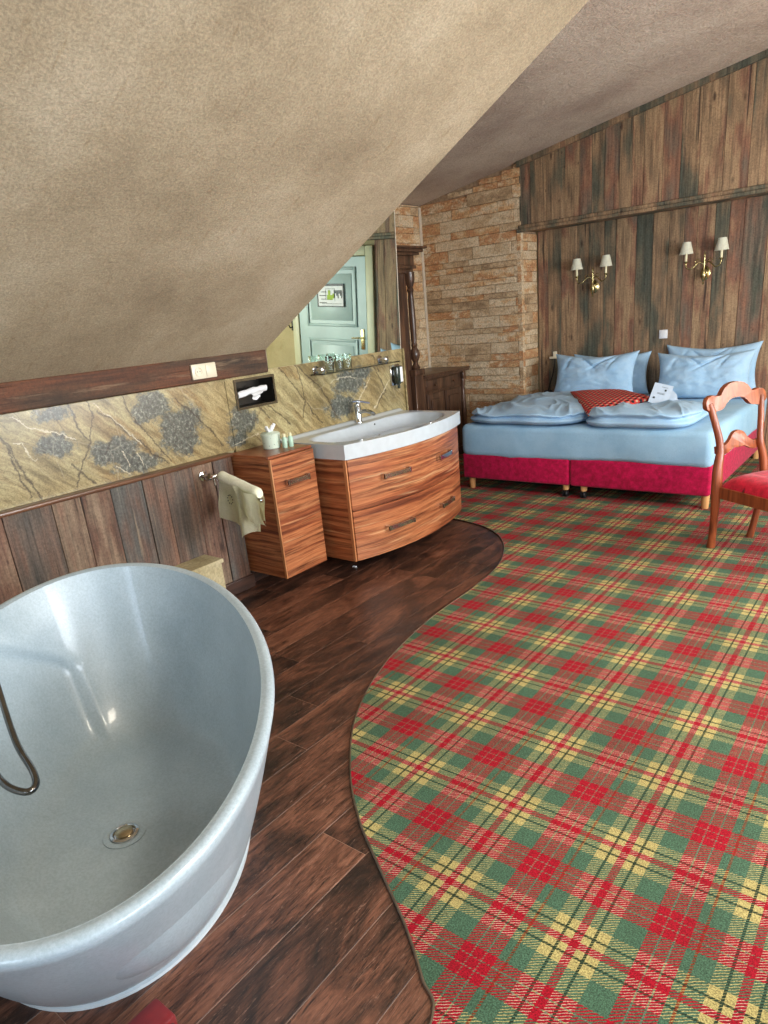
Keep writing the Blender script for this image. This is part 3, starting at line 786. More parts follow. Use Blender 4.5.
p = M(); p.lathe([(.024, 0), (.026, .004), (.018, .006)], (-3.11, 3.76, .7880), 24); obj('drain', p, 'chrome', s)
# faucet
s = thing('faucet', (-3.345, 3.85, .875), 'chrome single-lever faucet on the back rim of the washbasin', 'faucet')
p = M(); p.lathe([(.027, 0), (.027, .006), (.024, .012), (.023, .10), (.024, .115), (.023, .135), (.008, .142)], (-3.345, 3.85, .8755), 20); obj('body', p, 'chrome', s)
p = M(); p.tube(catmull([(-3.345, 3.85, .945), (-3.28, 3.845, .962), (-3.215, 3.84, .955), (-3.18, 3.838, .940)], 5), [.014]*16, 12); obj('spout', p, 'chrome', s)
p = M(); p.tube([(-3.345, 3.85, 1.005), (-3.33, 3.85, 1.028)], .014, 12); p.tube(catmull([(-3.365, 3.825, 1.030), (-3.335, 3.85, 1.032), (-3.30, 3.875, 1.022), (-3.265, 3.90, 1.012)], 5), [.008]*16, 10, flat=1.3); obj('lever', p, 'chrome', s)

# ------------------------------------------------------------------ glass shelf, glasses, dispenser
s = thing('glass_shelf', (-3.36, 3.90, 1.27), 'thin glass shelf on two chrome brackets above the washbasin', 'shelf')
p = M(); p.box((-3.405, 3.46, 1.262), (-3.285, 4.34, 1.270), .002, 1); obj('shelf_panel', p, 'glass', s, 0)
for y in (3.53, 4.25):
    p = M(); p.lathe([(.030, 0), (.030, .007), (.014, .012), (.013, .055), (.021, .060), (.021, .078), (.008, .084)], (-3.42, y, 1.292), 18, 'X')
    p.box((-3.385, y-.013, 1.2705), (-3.340, y+.013, 1.290), .003, 1); obj('bracket', p, 'chrome', s)
def tumbler(loc):
    s = thing('drinking_glass', loc, None, 'glass', group='drinking glasses on the glass shelf')
    p = M(); p.lathe([(.001, 0), (.026, 0), (.029, .003), (.033, .105), (.0315, .105), (.0275, .012), (.001, .010)], (0, 0, 0), 24, cap=False); obj('tumbler', p, 'glass', s, 50, local=True)
    return s
t0 = tumbler((-3.345, 3.60, 1.2705)); t0['label'] = 'clear drinking glass on the shelf nearest the left chrome bracket'
dup(t0, (-3.345, 3.70, 1.2705), 'clear drinking glass on the shelf, middle of the row of three')
dup(t0, (-3.345, 3.79, 1.2705), 'clear drinking glass on the shelf, right-hand end of the row of three')
s = thing('soap_dispenser', (-3.40, 4.42, 1.04), 'wall-mounted soap dispenser with dark bottle and white label right of the shelf', 'soap dispenser')
p = M(); p.box((-3.419, 4.365, 1.075), (-3.405, 4.48, 1.235), .004, 2); obj('holder', p, 'chrome', s, 30)
p = M(); p.box((-3.405, 4.385, 1.09), (-3.360, 4.465, 1.225), .012, 3); p.lathe([(.012, 0), (.012, .03), (.018, .032), (.018, .042)], (-3.383, 4.425, 1.050), 14); obj('bottle', p, 'soapb', s, 40)
p = M(); p.box((-3.3605, 4.425, 1.10), (-3.3585, 4.458, 1.215), .001, 1); obj('bottle_label', p, 'white', s, 0)

# ------------------------------------------------------------------ things on the side cabinet
s = thing('patterned_jar', (-3.255, 2.885, .880), 'round pale jar with small green pattern and a bow on its lid', 'jar')
p = M(); p.lathe([(.050, 0), (.054, .004), (.058, .075), (.058, .078)], (-3.255, 2.885, .880), 32); obj('jar_body', p, 'jar', s)
p = M(); p.lathe([(.061, 0), (.062, .014), (.052, .022), (.020, .028), (.006, .029)], (-3.255, 2.885, .958), 32); obj('lid', p, 'jar', s)
p = M()
for a in (-.7, .1, .9):
    p.tube(catmull([(-3.255, 2.885, .984), (-3.255+.012*math.cos(a*3), 2.885+.026*math.sin(a*1.6), 1.0), (-3.255+.02*math.cos(a), 2.885+.034*math.sin(a*2), 1.022+.006*a), (-3.255, 2.885+.01*a, .985)], 5), .006, 8, flat=1.7)
obj('bow', p, 'white', s)
def mini(loc, label):
    s = thing('toiletry_bottle', loc, label, 'bottle', group='small toiletry bottles on the side cabinet')
    p = M(); p.lathe([(.014, 0), (.016, .003), (.016, .055), (.010, .066), (.009, .070)], (0, 0, 0), 18); obj('bottle', p, 'mint', s, 40, local=True)
    p = M(); p.lathe([(.011, .070), (.011, .086), (.008, .089)], (0, 0, 0), 16); obj('cap', p, 'candle', s, 40, local=True)
    return s
b0 = mini((-3.165, 2.915, .880), 'small mint green toiletry bottle next to the patterned jar, nearer the jar')
dup(b0, (-3.155, 2.958, .880), 'small mint green toiletry bottle nearer the washbasin, further from the jar')

# ------------------------------------------------------------------ towel arm with towel
s = thing('towel_rail', (-3.37, 2.45, .79), 'chrome towel arm screwed to the wainscot beside the side cabinet', 'towel rail')
p = M(); p.lathe([(.030, 0), (.030, .008), (.014, .012), (.012, .045), (.021, .05), (.021, .066)], (-3.372, 2.415, .800), 16, 'X'); p.lathe([(.016, -.035), (.010, -.02), (.010, .02), (.016, .035)], (-3.33, 2.44, .79), 14, 'Y'); obj('mount', p, 'chrome', s)
A = V((-3.325, 2.455, .785)); B = V((-2.87, 2.405, .700))
p = M(); p.tube([A, B], .007, 10); p.lathe([(.010, 0), (.012, .008), (.006, .016)], tuple(B), 12, 'X'); p.tube([A+V((0, 0, 0)), A+V((.02, -.01, -.045))], .009, 10); obj('arm', p, 'chrome', s)
tw = thing('hand_towel', (-3.05, 2.43, .5), 'pale green hand towel draped over the chrome towel arm', 'towel')
A2 = A.lerp(B, .22); B2 = A.lerp(B, .985)
def fn(u, v, ra=.022, h1=.245, h2=.20, k=0.0):
    c = A2.lerp(B2, u)
    L = (v-.5)*2
    if abs(L) < .22:
        a = L/.22*PI/2; y = math.sin(a)*(ra+.012); z = math.cos(a)*(ra+.012)
        return c+V((0, y, z))
    sgn = 1 if L > 0 else -1; q = (abs(L)-.22)/.78; h = (h2 if L > 0 else h1)
    w = math.sin(u*9+k+sgn)*.022*smooth01(q*1.4)
    hem = .80+.28*math.sin(u*PI*1.05)-.10*abs(math.sin(u*2*PI))
    return c+V((.02*q*math.sin(u*5), sgn*(ra+.012+.012*q)+w*1.35, -h*q*hem))
p = M(); g = p.grid(fn, 34, 48)
def sol(p, th):
    r = bmesh.ops.solidify(p.b, geom=list(p.b.faces), thickness=th)
sol(p, .008); obj('towel_cloth', p, 'towel', tw, 60)
p = M()
def fn2(u, v):
    c = A2.lerp(B2, -.06+u*1.08); a = 2*PI*v
    r = .031*(1+.10*noise.noise(V((u*5, v*3, 4))))*(1 if 0.03 < u < .97 else .7)
    return c+V((0, math.cos(a)*r*1.1, .034+math.sin(a)*r))
g = p.grid(fn2, 22, 18, closev=True); p.b.faces.new(g[0]); p.b.faces.new(g[-1])
obj('rolled_fold', p, 'towel', tw, 60)
p = M()
def fn3(u, v):
    c = A2.lerp(B2, .48+.56*u); q = v
    return c+V((.085*q+.008*math.sin(6*q), -.052-.022*math.sin(q*2.2)+.014*math.sin(u*8+q), .040-.175*q*(1-.05*u)))
p.grid(fn3, 20, 26); sol(p, .009); obj('front_fold', p, 'towel', tw, 60)
p = M()
for i in range(9):
    a = i/9*2*PI; c = A2.lerp(B2, .34); p.lathe([(.004, 0), (.004, .002)], (c.x+.022*math.cos(a), c.y-.052, c.z-.055+.026*math.sin(a)), 6, 'Y')
obj('embroidery', p, 'thread', tw, 0)

# ------------------------------------------------------------------ marble clad ledge behind the tub, scrap
p = M(); p.box((-3.37, 1.25, 0), (-3.20, 2.31, .31), .003, 1); p.box((-3.37, 1.24, .31), (-3.19, 2.32, .335), .004, 2)
MAT['pale'] = m_plaster('cream_stone', (176, 160, 118), (204, 190, 150), (220, 208, 172), 60, .3, 5)
tag(obj('marble_ledge', p, 'pale', None, 0), 'low cream marble ledge behind the bathtub against the wainscot', 'ledge')
p = M(); p.box((-2.985, 3.205, .0005), (-2.955, 3.225, .006), .002, 1)  # small flat white block lying on the floor
tag(obj('white_fleck', p, 'fleck', None, 0), 'tiny white scrap on the dark floor in front of the vanity', 'fleck')

# ------------------------------------------------------------------ bathtub
TC = V((-1.85, .80, 0)); MJ = V((-.805, .593, 0)); MN = V((.593, .805, 0))
def rimz(P): return .6-.1*(P.x+1.2)
def oval(cm, cn, a, b, th, ex=2.0):
    c, s_ = math.cos(th), math.sin(th)
    k = 2/ex
    return TC+MJ*(cm+a*math.copysign(abs(c)**k, c))+MN*(cn+b*math.copysign(abs(s_)**k, s_))
s = thing('bathtub', (-1.9, .79, 0), 'large oval freestanding pale grey bathtub on the dark wood floor', 'bathtub')
AO, BO = .91, .53
NT_ = 128
prof = []   # (kind, t)
def outer(t, th):   # t 0 base .. 1 rim
    P1 = oval(0, 0, AO, BO, th); P0 = oval(.10, -.05, .610, .415, th, 2.0)
    k = t**.85
    P = P0.lerp(P1, k); z = .014+(rimz(P1)-.014-.012)*t
    return V((P.x, P.y, z))
def inner(t, th):   # t 1 rim .. 0 floor edge
    P1 = oval(0, 0, AO-.038, BO-.038, th); P0 = oval(-.02, .06, .53, .285, th, 2.2)
    zt = rimz(P1)
    # reclined lounge area pressed into the wall, with a crisp curved border
    deg = math.degrees(((th+PI) % (2*PI))-PI)
    bd = -28-24*smooth01((t-.5)/.4)
    w = smooth01((bd-deg)/4.5)*smooth01((deg+130)/18)*smooth01((.94-t)/.06)*smooth01(t/.12)
    k = t**.72 if t > 0 else 0
    P = P0.lerp(P1, min(1, k))
    z = .135+(zt-.135-.004)*(t**1.2)
    dirn = (P1-P0); dirn.z = 0
    P = P+dirn.normalized()*(.032*w)
    return V((P.x, P.y, z))
rings = []
for i in range(15): rings.append([outer(i/14, 2*PI*k/NT_) for k in range(NT_)])
for off, dz in ((.004, .008), (.012, .012), (.026, .012), (.034, .008)):
    R_ = []
    for k in range(NT_):
        th = 2*PI*k/NT_; P = oval(0, 0, AO-off, BO-off, th); R_.append(V((P.x, P.y, rimz(P)-.012+dz)))
    rings.append(R_)
for i in range(40): rings.append([inner(1-i/40, 2*PI*k/NT_) for k in range(NT_)])
for q in (1, .93, .8, .6, .4, .2, .07):
    R_ = []
    for k in range(NT_):
        P0 = oval(-.02, .06, .53*q, .285*q, 2*PI*k/NT_, 2.2); R_.append(V((P0.x, P0.y, .120+.015*q**4)))
    rings.append(R_)
p = M(); vr = [[p.b.verts.new(q) for q in r] for r in rings]
for a, b in zip(vr, vr[1:]):
    for k in range(NT_): p.b.faces.new((a[k], a[(k+1) % NT_], b[(k+1) % NT_], b[k]))
p.b.faces.new(vr[-1]); p.b.faces.new(vr[0][::-1])
obj('tub_shell', p, 'tub', s, 60)
p = M(); vr = []
for a, b, z in ((.640, .395, 0), (.650, .405, .001), (.650, .405, .011), (.636, .392, .0135)):
    vr.append([p.b.verts.new(V((q.x, q.y, z))) for q in [oval(.10, -.05, a-.028, b+.022, 2*PI*k/96, 2.0) for k in range(96)]])
for a, b in zip(vr, vr[1:]):
    for k in range(96): p.b.faces.new((a[k], a[(k+1) % 96], b[(k+1) % 96], b[k]))
obj('base_ring', p, 'ceram', s, 30)
DC = (-1.84, .775, .121)
p = M(); p.lathe([(.066, 0), (.066, .002), (.054, .004), (.046, .001)], DC, 32); obj('drain_seat', p, 'tub', s)
p = M(); p.lathe([(.044, 0), (.044, .006), (.036, .008), (.031, .002)], DC, 32); dr = obj('drain_ring', p, 'chrome', s)
p = M(); p.lathe([(.027, 0), (.028, .010), (.022, .014), (.004, .015)], DC, 28); MAT['plug'] = simple('worn_nickel', (176, 160, 130), .3, 1, .1); obj('drain_plug', p, 'plug', s)
# shower hose lying over the rim
def wallpt(th, t, off):
    a = inner(t, th); n_ = (V((TC.x, TC.y, a.z+.5))-a).normalized(); return a+n_*off
hs = [(0, 690), (20, 735), (36, 770), (35, 785), (22, 790), (8, 778), (0, 765)]
HZ = .45
pts = [(-3.05, .92, .02), (-3.03, .91, .30), (-2.95, .87, .60), (-2.80, .84, .78), (-2.66, .81, .80), (-2.522, .772, .72), (-2.30, .70, .55), (-2.10, .64, .46), (-1.94, .61, .43), (-1.88, .585, .42), (-1.88, .555, .42), (-1.95, .535, .43), (-2.06, .545, .45), (-2.20, .57, .56), (-2.30, .56, .70), (-2.36, .53, .745), (-2.44, .49, .70)]
HOSE_PTS = pts

# ------------------------------------------------------------------ red lacquer block near the tub
RX0, RY1 = -1.322, .525
s = thing('lacquered_box', (-1.28, .42, 0), 'small red lacquered case with dark grey end beside the foot of the bathtub', 'box')
p = M(); p.box((RX0, RY1-.17, .0005), (RX0+.085, RY1, .055), .008, 2); obj('body', p, 'redlac', s, 30)
p = M(); p.box((RX0+.0855, RY1-.155, .002), (RX0+.20, RY1-.012, .048), .008, 2); obj('end_piece', p, 'greyblk', s, 30)

# ------------------------------------------------------------------ tall antique cabinet + low cabinet
s = thing('antique_cupboard', (-4.55, 5.35, 0), 'tall dark carved wooden cupboard with cornice and turned corner column beyond the mirror', 'cupboard')
p = M(); p.box((-4.765, 4.80, .08), (-4.262, 5.83, 2.00), .004, 1)
p.box((-4.765, 4.78, 0), (-4.24, 5.94, .08), .006, 1); obj('body', p, 'antique', s, 0)
p = M()
for z0, z1, o_ in ((1.98, 2.02, .02), (2.02, 2.05, .045), (2.05, 2.14, .03), (2.14, 2.165, .07), (2.165, 2.195, .10), (2.195, 2.215, .13)):
    p.box((-4.768, 4.80-o_, z0), (-4.25+o_, 5.90+o_, z1), .006, 2)
obj('cornice', p, 'antique', s, 30)
p = M(); p.box((-4.30, 4.84, .12), (-4.285, 5.32, 1.94), .004, 1); p.box((-4.285, 4.92, .2), (-4.275, 5.24, 1.86), .004, 1); obj('door', p, 'antique', s, 0)
p = M(); p.box((-4.30, 5.34, .12), (-4.285, 5.74, 1.94), .004, 1); p.box((-4.285, 5.42, .2), (-4.275, 5.66, 1.86), .004, 1); obj('door', p, 'antique', s, 0)
p = M(); p.box((-4.30, 5.78, .08), (-4.20, 5.93, 1.02), .005, 1); p.box((-4.30, 5.77, 1.00), (-4.185, 5.945, 1.06), .008, 2)
p.lathe([(.040, 0), (.048, .02), (.030, .05), (.024, .07), (.046, .12), (.050, .16), (.036, .20), (.026, .22), (.034, .24), (.026, .26), (.030, .30), (.033, .50), (.030, .68), (.024, .74), (.036, .76), (.026, .79), (.040, .82), (.050, .86), (.052, .93)], (-4.243, 5.865, 1.06), 22); obj('column', p, 'antique', s, 40)

s = thing('low_cabinet', (-4.5, 6.40, 0), 'low dark antique wooden cabinet with two doors in the corner beside the stone wall', 'cabinet')
p = M(); p.box((-4.765, 5.97, .06), (-4.27, 6.80, .945), .004, 1); p.box((-4.765, 5.955, 0), (-4.25, 6.82, .10), .006, 2); obj('body', p, 'antique', s, 0)
p = M(); p.box((-4.766, 5.945, .945), (-4.21, 6.855, .965), .006, 2); p.box((-4.766, 5.955, .965), (-4.20, 6.865, .985), .008, 2); obj('top_panel', p, 'antique', s, 30)
p = M(); p.box((-4.27, 6.04, .80), (-4.255, 6.73, .92), .006, 2); dwr = obj('drawer', p, 'antique', s, 30)
for y in (6.2, 6.57):
    p = M(); p.lathe([(.006, 0), (.014, .012), (.010, .022), (.003, .024)], (-4.255, y, .86), 12, 'X'); obj('knob', p, 'antique', dwr)
for ya, yb, ky in ((6.05, 6.38, 6.09), (6.40, 6.73, 6.69)):
    p = M(); p.box((-4.27, ya, .14), (-4.255, yb, .775), .005, 2); p.box((-4.256, ya+.06, .20), (-4.243, yb-.06, .715), .01, 2); dd = obj('door', p, 'antique', s, 30)
    p = M(); p.lathe([(.005, 0), (.012, .010), (.008, .018)], (-4.244, ky-.02 if ky < 6.3 else ky+.02, .62), 12, 'X'); obj('knob', p, 'antique', dd)
for y in (5.99, 6.78):
    p = M(); p.lathe([(.024, 0), (.030, .03), (.018, .06), (.026, .12), (.030, .35), (.022, .58), (.018, .62), (.030, .66), (.026, .72)], (-4.262, y, .15), 16); p.box((-4.29, y-.03, .86), (-4.232, y+.03, .945), .004, 1); obj('corner_post', p, 'antique', s, 40)

# ------------------------------------------------------------------ bed
BX0, BX1, BY_0, BY_1 = -3.365, -1.205, 5.28, 7.235
bed = thing('double_bed', (-2.28, 6.26, 0), 'wide double bed with magenta velvet base and pale blue fitted sheet', 'bed')
for a, b in ((BX0, -2.318), (-2.312, BX1)):
    p = M(); p.box((a, BY_0, .115), (b, BY_1, .350), .022, 4); obj('bed_base', p, 'velvet', bed, 50)
def softbox(a, b, r, fnz=None, n=(60, 50, 8)):
    p = M(); q = M()
    q.box(a, b, r, 4)
    bmesh.ops.subdivide_edges(q.b, edges=[e for e in q.b.edges if e.calc_length() > .25], cuts=22, use_grid_fill=True)
    if fnz:
        q.b.normal_update()
        for v in q.b.verts: v.co += fnz(v.co, v.normal)
    return q
q = softbox((BX0-.002, BY_0-.012, .325), (BX1+.004, BY_1, .612), .055, lambda c, n: n*(.010*noise.noise(c*3.1)+.005*noise.noise(V((c.x*14, c.y*9, c.z*14)))))
for v in q.b.verts:
    if v.co.z < .37: v.co.z += .010*math.sin(v.co.x*3.1+1)+.006*noise.noise(v.co*6)
obj('mattress', q, 'sheet', bed, 80)
for x, y in ((-3.305, 5.345), (-1.245, 5.345), (-3.305, 7.16), (-1.245, 7.16)):
    p = M(); p.lathe([(.024, 0.009), (.026, .012), (.031, .118)], (x, y, 0), 20); obj('leg', p, 'beech', bed)
for x in (-2.365, -2.205):
    p = M(); p.lathe([(.026, .07), (.030, .118)], (x, 5.335, 0), 18); cs = obj('leg', p, 'beech', bed)
    p = M(); p.lathe([(.024, -.022), (.027, -.018), (.027, -.006), (.012, -.004), (.012, .004), (.027, .006), (.027, .018), (.024, .022)], (x, 5.325, .037), 20, 'X'); p.tube([(x, 5.332, .045), (x, 5.338, .075)], .010, 10); obj('caster', p, 'black', cs)

def duvet(name, label, x0, x1, y0, y1, zb, h, seed, ex=.5):
    """folded duvet: puffy slab, front edge a double roll, soft radiating creases"""
    p = M()
    sq = lambda q, e: math.copysign(abs(q)**e, q)
    def ridge(x, y, s_): return 1-abs(2*noise.noise(V((x, y, s_))))
    def fn(u, v):
        th = 2*PI*u; ph = (v-.5)*PI
        c, s_ = math.cos(th), math.sin(th); cp = abs(math.cos(ph))**(.62 if ph > 0 else .16)
        X = sq(c, ex)*cp; Y = sq(s_, ex)*cp; Z = sq(math.sin(ph), .8)
        P = V(((x0+x1)/2+(x1-x0)/2*X, (y0+y1)/2+(y1-y0)/2*Y, zb+h/2+h/2*Z))
        fr = smooth01((-Y-.55)/.3)
        # groove where the layers of the fold meet
        g = math.exp(-((Z-.05)/.16)**2)
        P.y += .040*g*fr
        P.x -= .030*g*smooth01((abs(X)-.6)/.3)*(1 if X > 0 else -1)
        if Z > -.2:
            t = smooth01((Z+.2)/.6)
            a = P.x*2.0+P.y*1.2; b = P.y*1.1-P.x*.6
            P.z += t*(.024*noise.noise(V((a, b, seed)))+.022*(ridge(a*1.6, b*.6, seed+3)**4-.25)+.010*(ridge(a*4, b*1.8, seed+8)**4-.25)+.012*smooth01((-Y-.2)/.5))
        P.y += .030*noise.noise(V((P.x*4, 1, seed+7)))*fr
        P.z = max(P.z, zb+.001)
        return P
    p.grid(fn, 200, 90, closeu=True)
    return tag(obj(name, p, 'duvet', None, 80, weld=True), label, 'duvet', 'folded duvets on the double bed')
duvet('folded_duvet', 'pale blue folded duvet on the left half of the bed, nearer the stone wall', -3.37, -2.22, 5.235, 6.80, .613, .125, 1.0, .42)
duvet('folded_duvet', 'pale blue folded duvet on the right half of the bed, nearer the wooden chair', -2.225, -1.37, 5.235, 6.12, .613, .125, 5.0, .42)

def pillow(name, label, c, w, h, th, lean, rz, seed, group='pillows against the board wall', tie=True):
    p = M()
    kx = .12+.1*math.sin(seed)
    def side(sg):
        def fn(u, v):
            a, b = u*2-1, v*2-1
            X = a*(1-.07*(1-b*b)); Z = b
            if b > 0: Z = b*(1-.24*(1-abs(a)**1.6)*b)
            X += .03*a*b*b
            t = max((1-abs(a)**3.4)*(1-abs(b)**3.4), 0)**.6
            k = 1+.22*noise.noise(V((a*1.8, b*1.8, seed)))+.09*noise.noise(V((a*5, b*5, seed)))
            # creases running down from the sagging top edge
            cr = 0
            for (x0, sl, wd, am) in ((kx, .75, .05, .34), (kx-.32, -.55, .06, .26), (kx+.30, .25, .035, .14), (-.62, .35, .04, .12)):
                cr += am*math.exp(-((a-x0-sl*(b-.55))/wd)**2)*smooth01((b+.05)*1.5)
            cr += .05*(1-abs(2*noise.noise(V((a*2.4+b, b*3.2, seed+5)))))**5
            return V((X*w/2, sg*th/2*t*max(k-cr, .3), Z*h/2+h/2))
        return fn
    p.grid(side(1), 70, 54); p.grid(side(-1), 70, 54)
    p.xf(Matrix.Translation(V(c)) @ Matrix.Rotation(rz, 4, 'Z') @ Matrix.Rotation(-lean, 4, 'X'))
    return tag(obj(name, p, 'duvet', None, 80, weld=True), label, 'pillow', group)
pillow('bed_pillow', 'pale blue pillow in front at the left side of the bed', (-2.765, 6.86, .625), .86, .46, .22, .26, 0, 2.0)
pillow('bed_pillow', 'pale blue pillow tucked behind the front pillow at the left of the bed', (-2.69, 7.155, .625), .80, .42, .15, .12, 0, 6.0)
pillow('bed_pillow', 'pale blue buttoned pillow in front at the right side of the bed', (-1.71, 6.86, .625), .84, .43, .22, .26, .02, 9.0)
pillow('bed_pillow', 'pale blue pillow sticking up behind the front pillow at the right of the bed', (-1.71, 7.155, .625), .84, .47, .15, .12, -.03, 12.0)
p = M()
def cush(sg):
    c = [V((-2.78, 6.36, .755)), V((-2.28, 6.40, .75)), V((-1.84, 5.93, .755)), V((-2.145, 5.27, .705))]
    def fn(u, v):
        P = c[0].lerp(c[1], u).lerp(c[3].lerp(c[2], u), v)
        a, b = u*2-1, v*2-1; t = max((1-a**4)*(1-b**4), 0)**.5
        return P+V((0, 0, sg*.04*t*(1+.2*noise.noise(V((u*3, v*3, 2)))))) 
    return fn
p.grid(cush(1), 40, 40); p.grid(cush(-1), 40, 40)
tag(obj('throw_cushion', p, 'cushion', None, 80, weld=True), 'red crochet patterned cushion lying between the two duvets', 'cushion')
# folded card on the bed
s = thing('folded_card', (-1.74, 5.84, .725), 'white folded leaflet standing on the right duvet below the pillows', 'leaflet', rz=.12)
p = M(); p.box((-.075, -.001, 0), (.075, .001, .17), 0); p.xf(Matrix.Translation(V((-.04, -.03, 0))) @ Matrix.Rotation(.25, 4, 'Y') @ Matrix.Rotation(-.45, 4, 'X')); obj('front_leaf', p, 'card', s, 0, local=True)
p = M(); p.prism([(-.02, 0), (.12, 0), (.10, .07), (.02, .155)], 0, .002, 'Y'); p.xf(Matrix.Translation(V((0, .0, 0))) @ Matrix.Rotation(-.35, 4, 'X')); obj('back_leaf', p, 'card', s, 0, local=True)
p = M()
T_ = Matrix.Translation(V((-.04, -.0325, 0))) @ Matrix.Rotation(.25, 4, 'Y') @ Matrix.Rotation(-.45, 4, 'X')
for q in ((-.05, -.035, .04, .055), (.02, .035, .115, .13), (-.03, .03, .085, .087), (-.03, .03, .093, .095), (-.01, .04, .145, .147)): p.box((q[0], -.0015, q[2]), (q[1], 0, q[3]))
p.xf(T_); obj('print', p, 'thread', s, 0, local=True)

# ------------------------------------------------------------------ wall sconces
def sconce():
    s = thing('wall_sconce', (-2.90, YB-.012, 1.70), 'brass two-arm wall sconce with pleated cream shades above the left pillows', 'wall lamp', group='brass sconces over the bed')
    p = M(); p.lathe([(.006, 0), (.040, 0), (.043, -.006), (.030, -.016), (.018, -.030), (.022, -.045), (.008, -.055)], (0, 0, 0), 26, 'Y', mat=Matrix.Diagonal((1, 1, 1.45, 1))); obj('back_plate', p, 'brass', s, 40, local=True)
    p = M(); p.lathe([(.004, -.105), (.009, -.095), (.004, -.082), (.014, -.066), (.024, -.035), (.026, -.01), (.016, .02), (.010, .04), (.012, .06), (.008, .08), (.012, .10), (.006, .12), (.010, .135), (.012, .15), (.005, .165), (.002, .185)], (0, -.065, .005), 18); obj('stem', p, 'brass', s, 40, local=True)
    for sg in (-1, 1):
        hgt = .0
        p = M(); p.tube(catmull([(0, -.065, .075), (sg*.04, -.075, .095), (sg*.075, -.09, .070), (sg*.105, -.10, .045), (sg*.14, -.105, .055), (sg*.153, -.105, .085), (sg*.153, -.105, .105)], 6), .0055, 10)
        p.tube(catmull([(sg*.03, -.07, .10), (sg*.05, -.08, .125), (sg*.075, -.085, .105), (sg*.06, -.085, .085)], 5), .0035, 8)
        p.lathe([(.004, -.03), (.009, -.015), (.005, -.004), (.022, .002), (.024, .006), (.012, .012)], (sg*.153, -.105, .105), 18); arm = obj('arm', p, 'brass', s, 40, local=True)
        p = M(); p.lathe([(.011, 0), (.011, .085)], (sg*.153, -.105, .115), 14); obj('candle_tube', p, 'candle', arm, 40, local=True)
        p = M(); n = 48
        def fn(u, v):
            r = (.060-.025*v)*(1+.018*math.cos(u*2*PI*24)); a = u*2*PI
            return V((sg*.153+r*math.cos(a), -.105+r*math.sin(a), .178+.103*v))
        g = p.grid(fn, 144, 4, closeu=True); obj('lamp_shade', p, 'shade', arm, 70, local=True)
    return s
s0 = sconce()
dup(s0, (-1.83, YB-.012, 1.72), 'brass two-arm wall sconce with pleated cream shades above the right pillows')

# ------------------------------------------------------------------ carved chair
bx = V((.475, .88, 0)).normalized(); fw = V((.88, -.475, 0)).normalized()
base = V((-.880, 4.618, 0))
ch = thing('carved_chair', tuple(base), 'carved cherry wood chair with open shaped back and crimson velvet seat beside the bed', 'chair')
ROT = Matrix(((fw.x, bx.x, 0, 0), (fw.y, bx.y, 0, 0), (0, 0, 1, 0), (0, 0, 0, 1)))   # local (f, s, z) -> world offset
def L(f, s_, z): return base+fw*f+bx*s_+V((0, 0, z))
def stile(sg):
    pts = [(-.03, .176, .009), (-.015, .186, .12), (.0, .200, .28), (.005, .205, .44), (-.002, .198, .54), (-.014, .174, .64), (-.028, .178, .72), (-.050, .198, .82), (-.070, .214, .90), (-.078, .222, .925)]
    c = catmull([L(f, sg*s_, z) for f, s_, z in pts], 6)
    n = len(c); rad = []
    for i in range(n):
        z = c[i].z; rad.append(.021+.007*smooth01(1-abs(z-.45)/.25)-.003*smooth01((z-.6)/.3)+.003*smooth01((.1-z)/.1))
    return c, rad
for sg in (-1, 1):
    c, rad = stile(sg); p = M(); p.tube(c, rad, 12, flat=1.15); obj('stile', p, 'chairw', ch, 50)
def board(poly, f0, f1, zlean=.30):
    """flat carved board in the s-z plane, leaning back with height"""
    p = M(); A_, B_ = [], []
    for (s_, z) in poly:
        f = -.004-max(0, z-.45)*.17
        A_.append(p.b.verts.new(L(f+f0, s_, z))); B_.append(p.b.verts.new(L(f+f1, s_, z)))
    n = len(poly)
    fs = [p.b.faces.new(A_), p.b.faces.new(B_[::-1])]
    for i in range(n): p.b.faces.new((A_[i], B_[i], B_[(i+1) % n], A_[(i+1) % n]))
    bmesh.ops.bevel(p.b, geom=list(fs[0].edges)+list(fs[1].edges), offset=.005, segments=2, profile=.5, affect='EDGES')
    return p
top = [(-0.249, .895), (-0.256, .935), (-0.233, .968), (-0.181, .975), (-0.140, .962), (-0.119, .985), (-0.084, 1.018), (-0.028, 1.034), (0.028, 1.034), (0.084, 1.018), (0.119, .985), (0.140, .962), (0.181, .975), (0.233, .968), (0.256, .935), (0.249, .895)]
bot = [(0.200, .870), (0.167, .880), (0.130, .884), (0.102, .900), (0.079, .925), (0.042, .940), (0.000, .944), (-0.042, .940), (-0.079, .925), (-0.102, .900), (-0.130, .884), (-0.167, .880), (-0.200, .870)]
def sm(pl, n=4): return [(q.x, q.y) for q in catmull([(a, b, 0) for a, b in pl], n)]
obj('crest_rail', board(sm(top)+sm(bot), -.016, .016), 'chairw', ch, 35)
topm = [(-.190, .668), (-.14, .662), (-.10, .676), (-.07, .700), (-.05, .726), (0, .744), (.05, .726), (.07, .700), (.10, .676), (.14, .662), (.190, .668)]
botm = [(.190, .622), (.12, .612), (.07, .632), (.03, .646), (0, .636), (-.03, .646), (-.07, .632), (-.12, .612), (-.190, .622)]
obj('middle_rail', board(sm(topm)+sm(botm), -.012, .012), 'chairw', ch, 35)
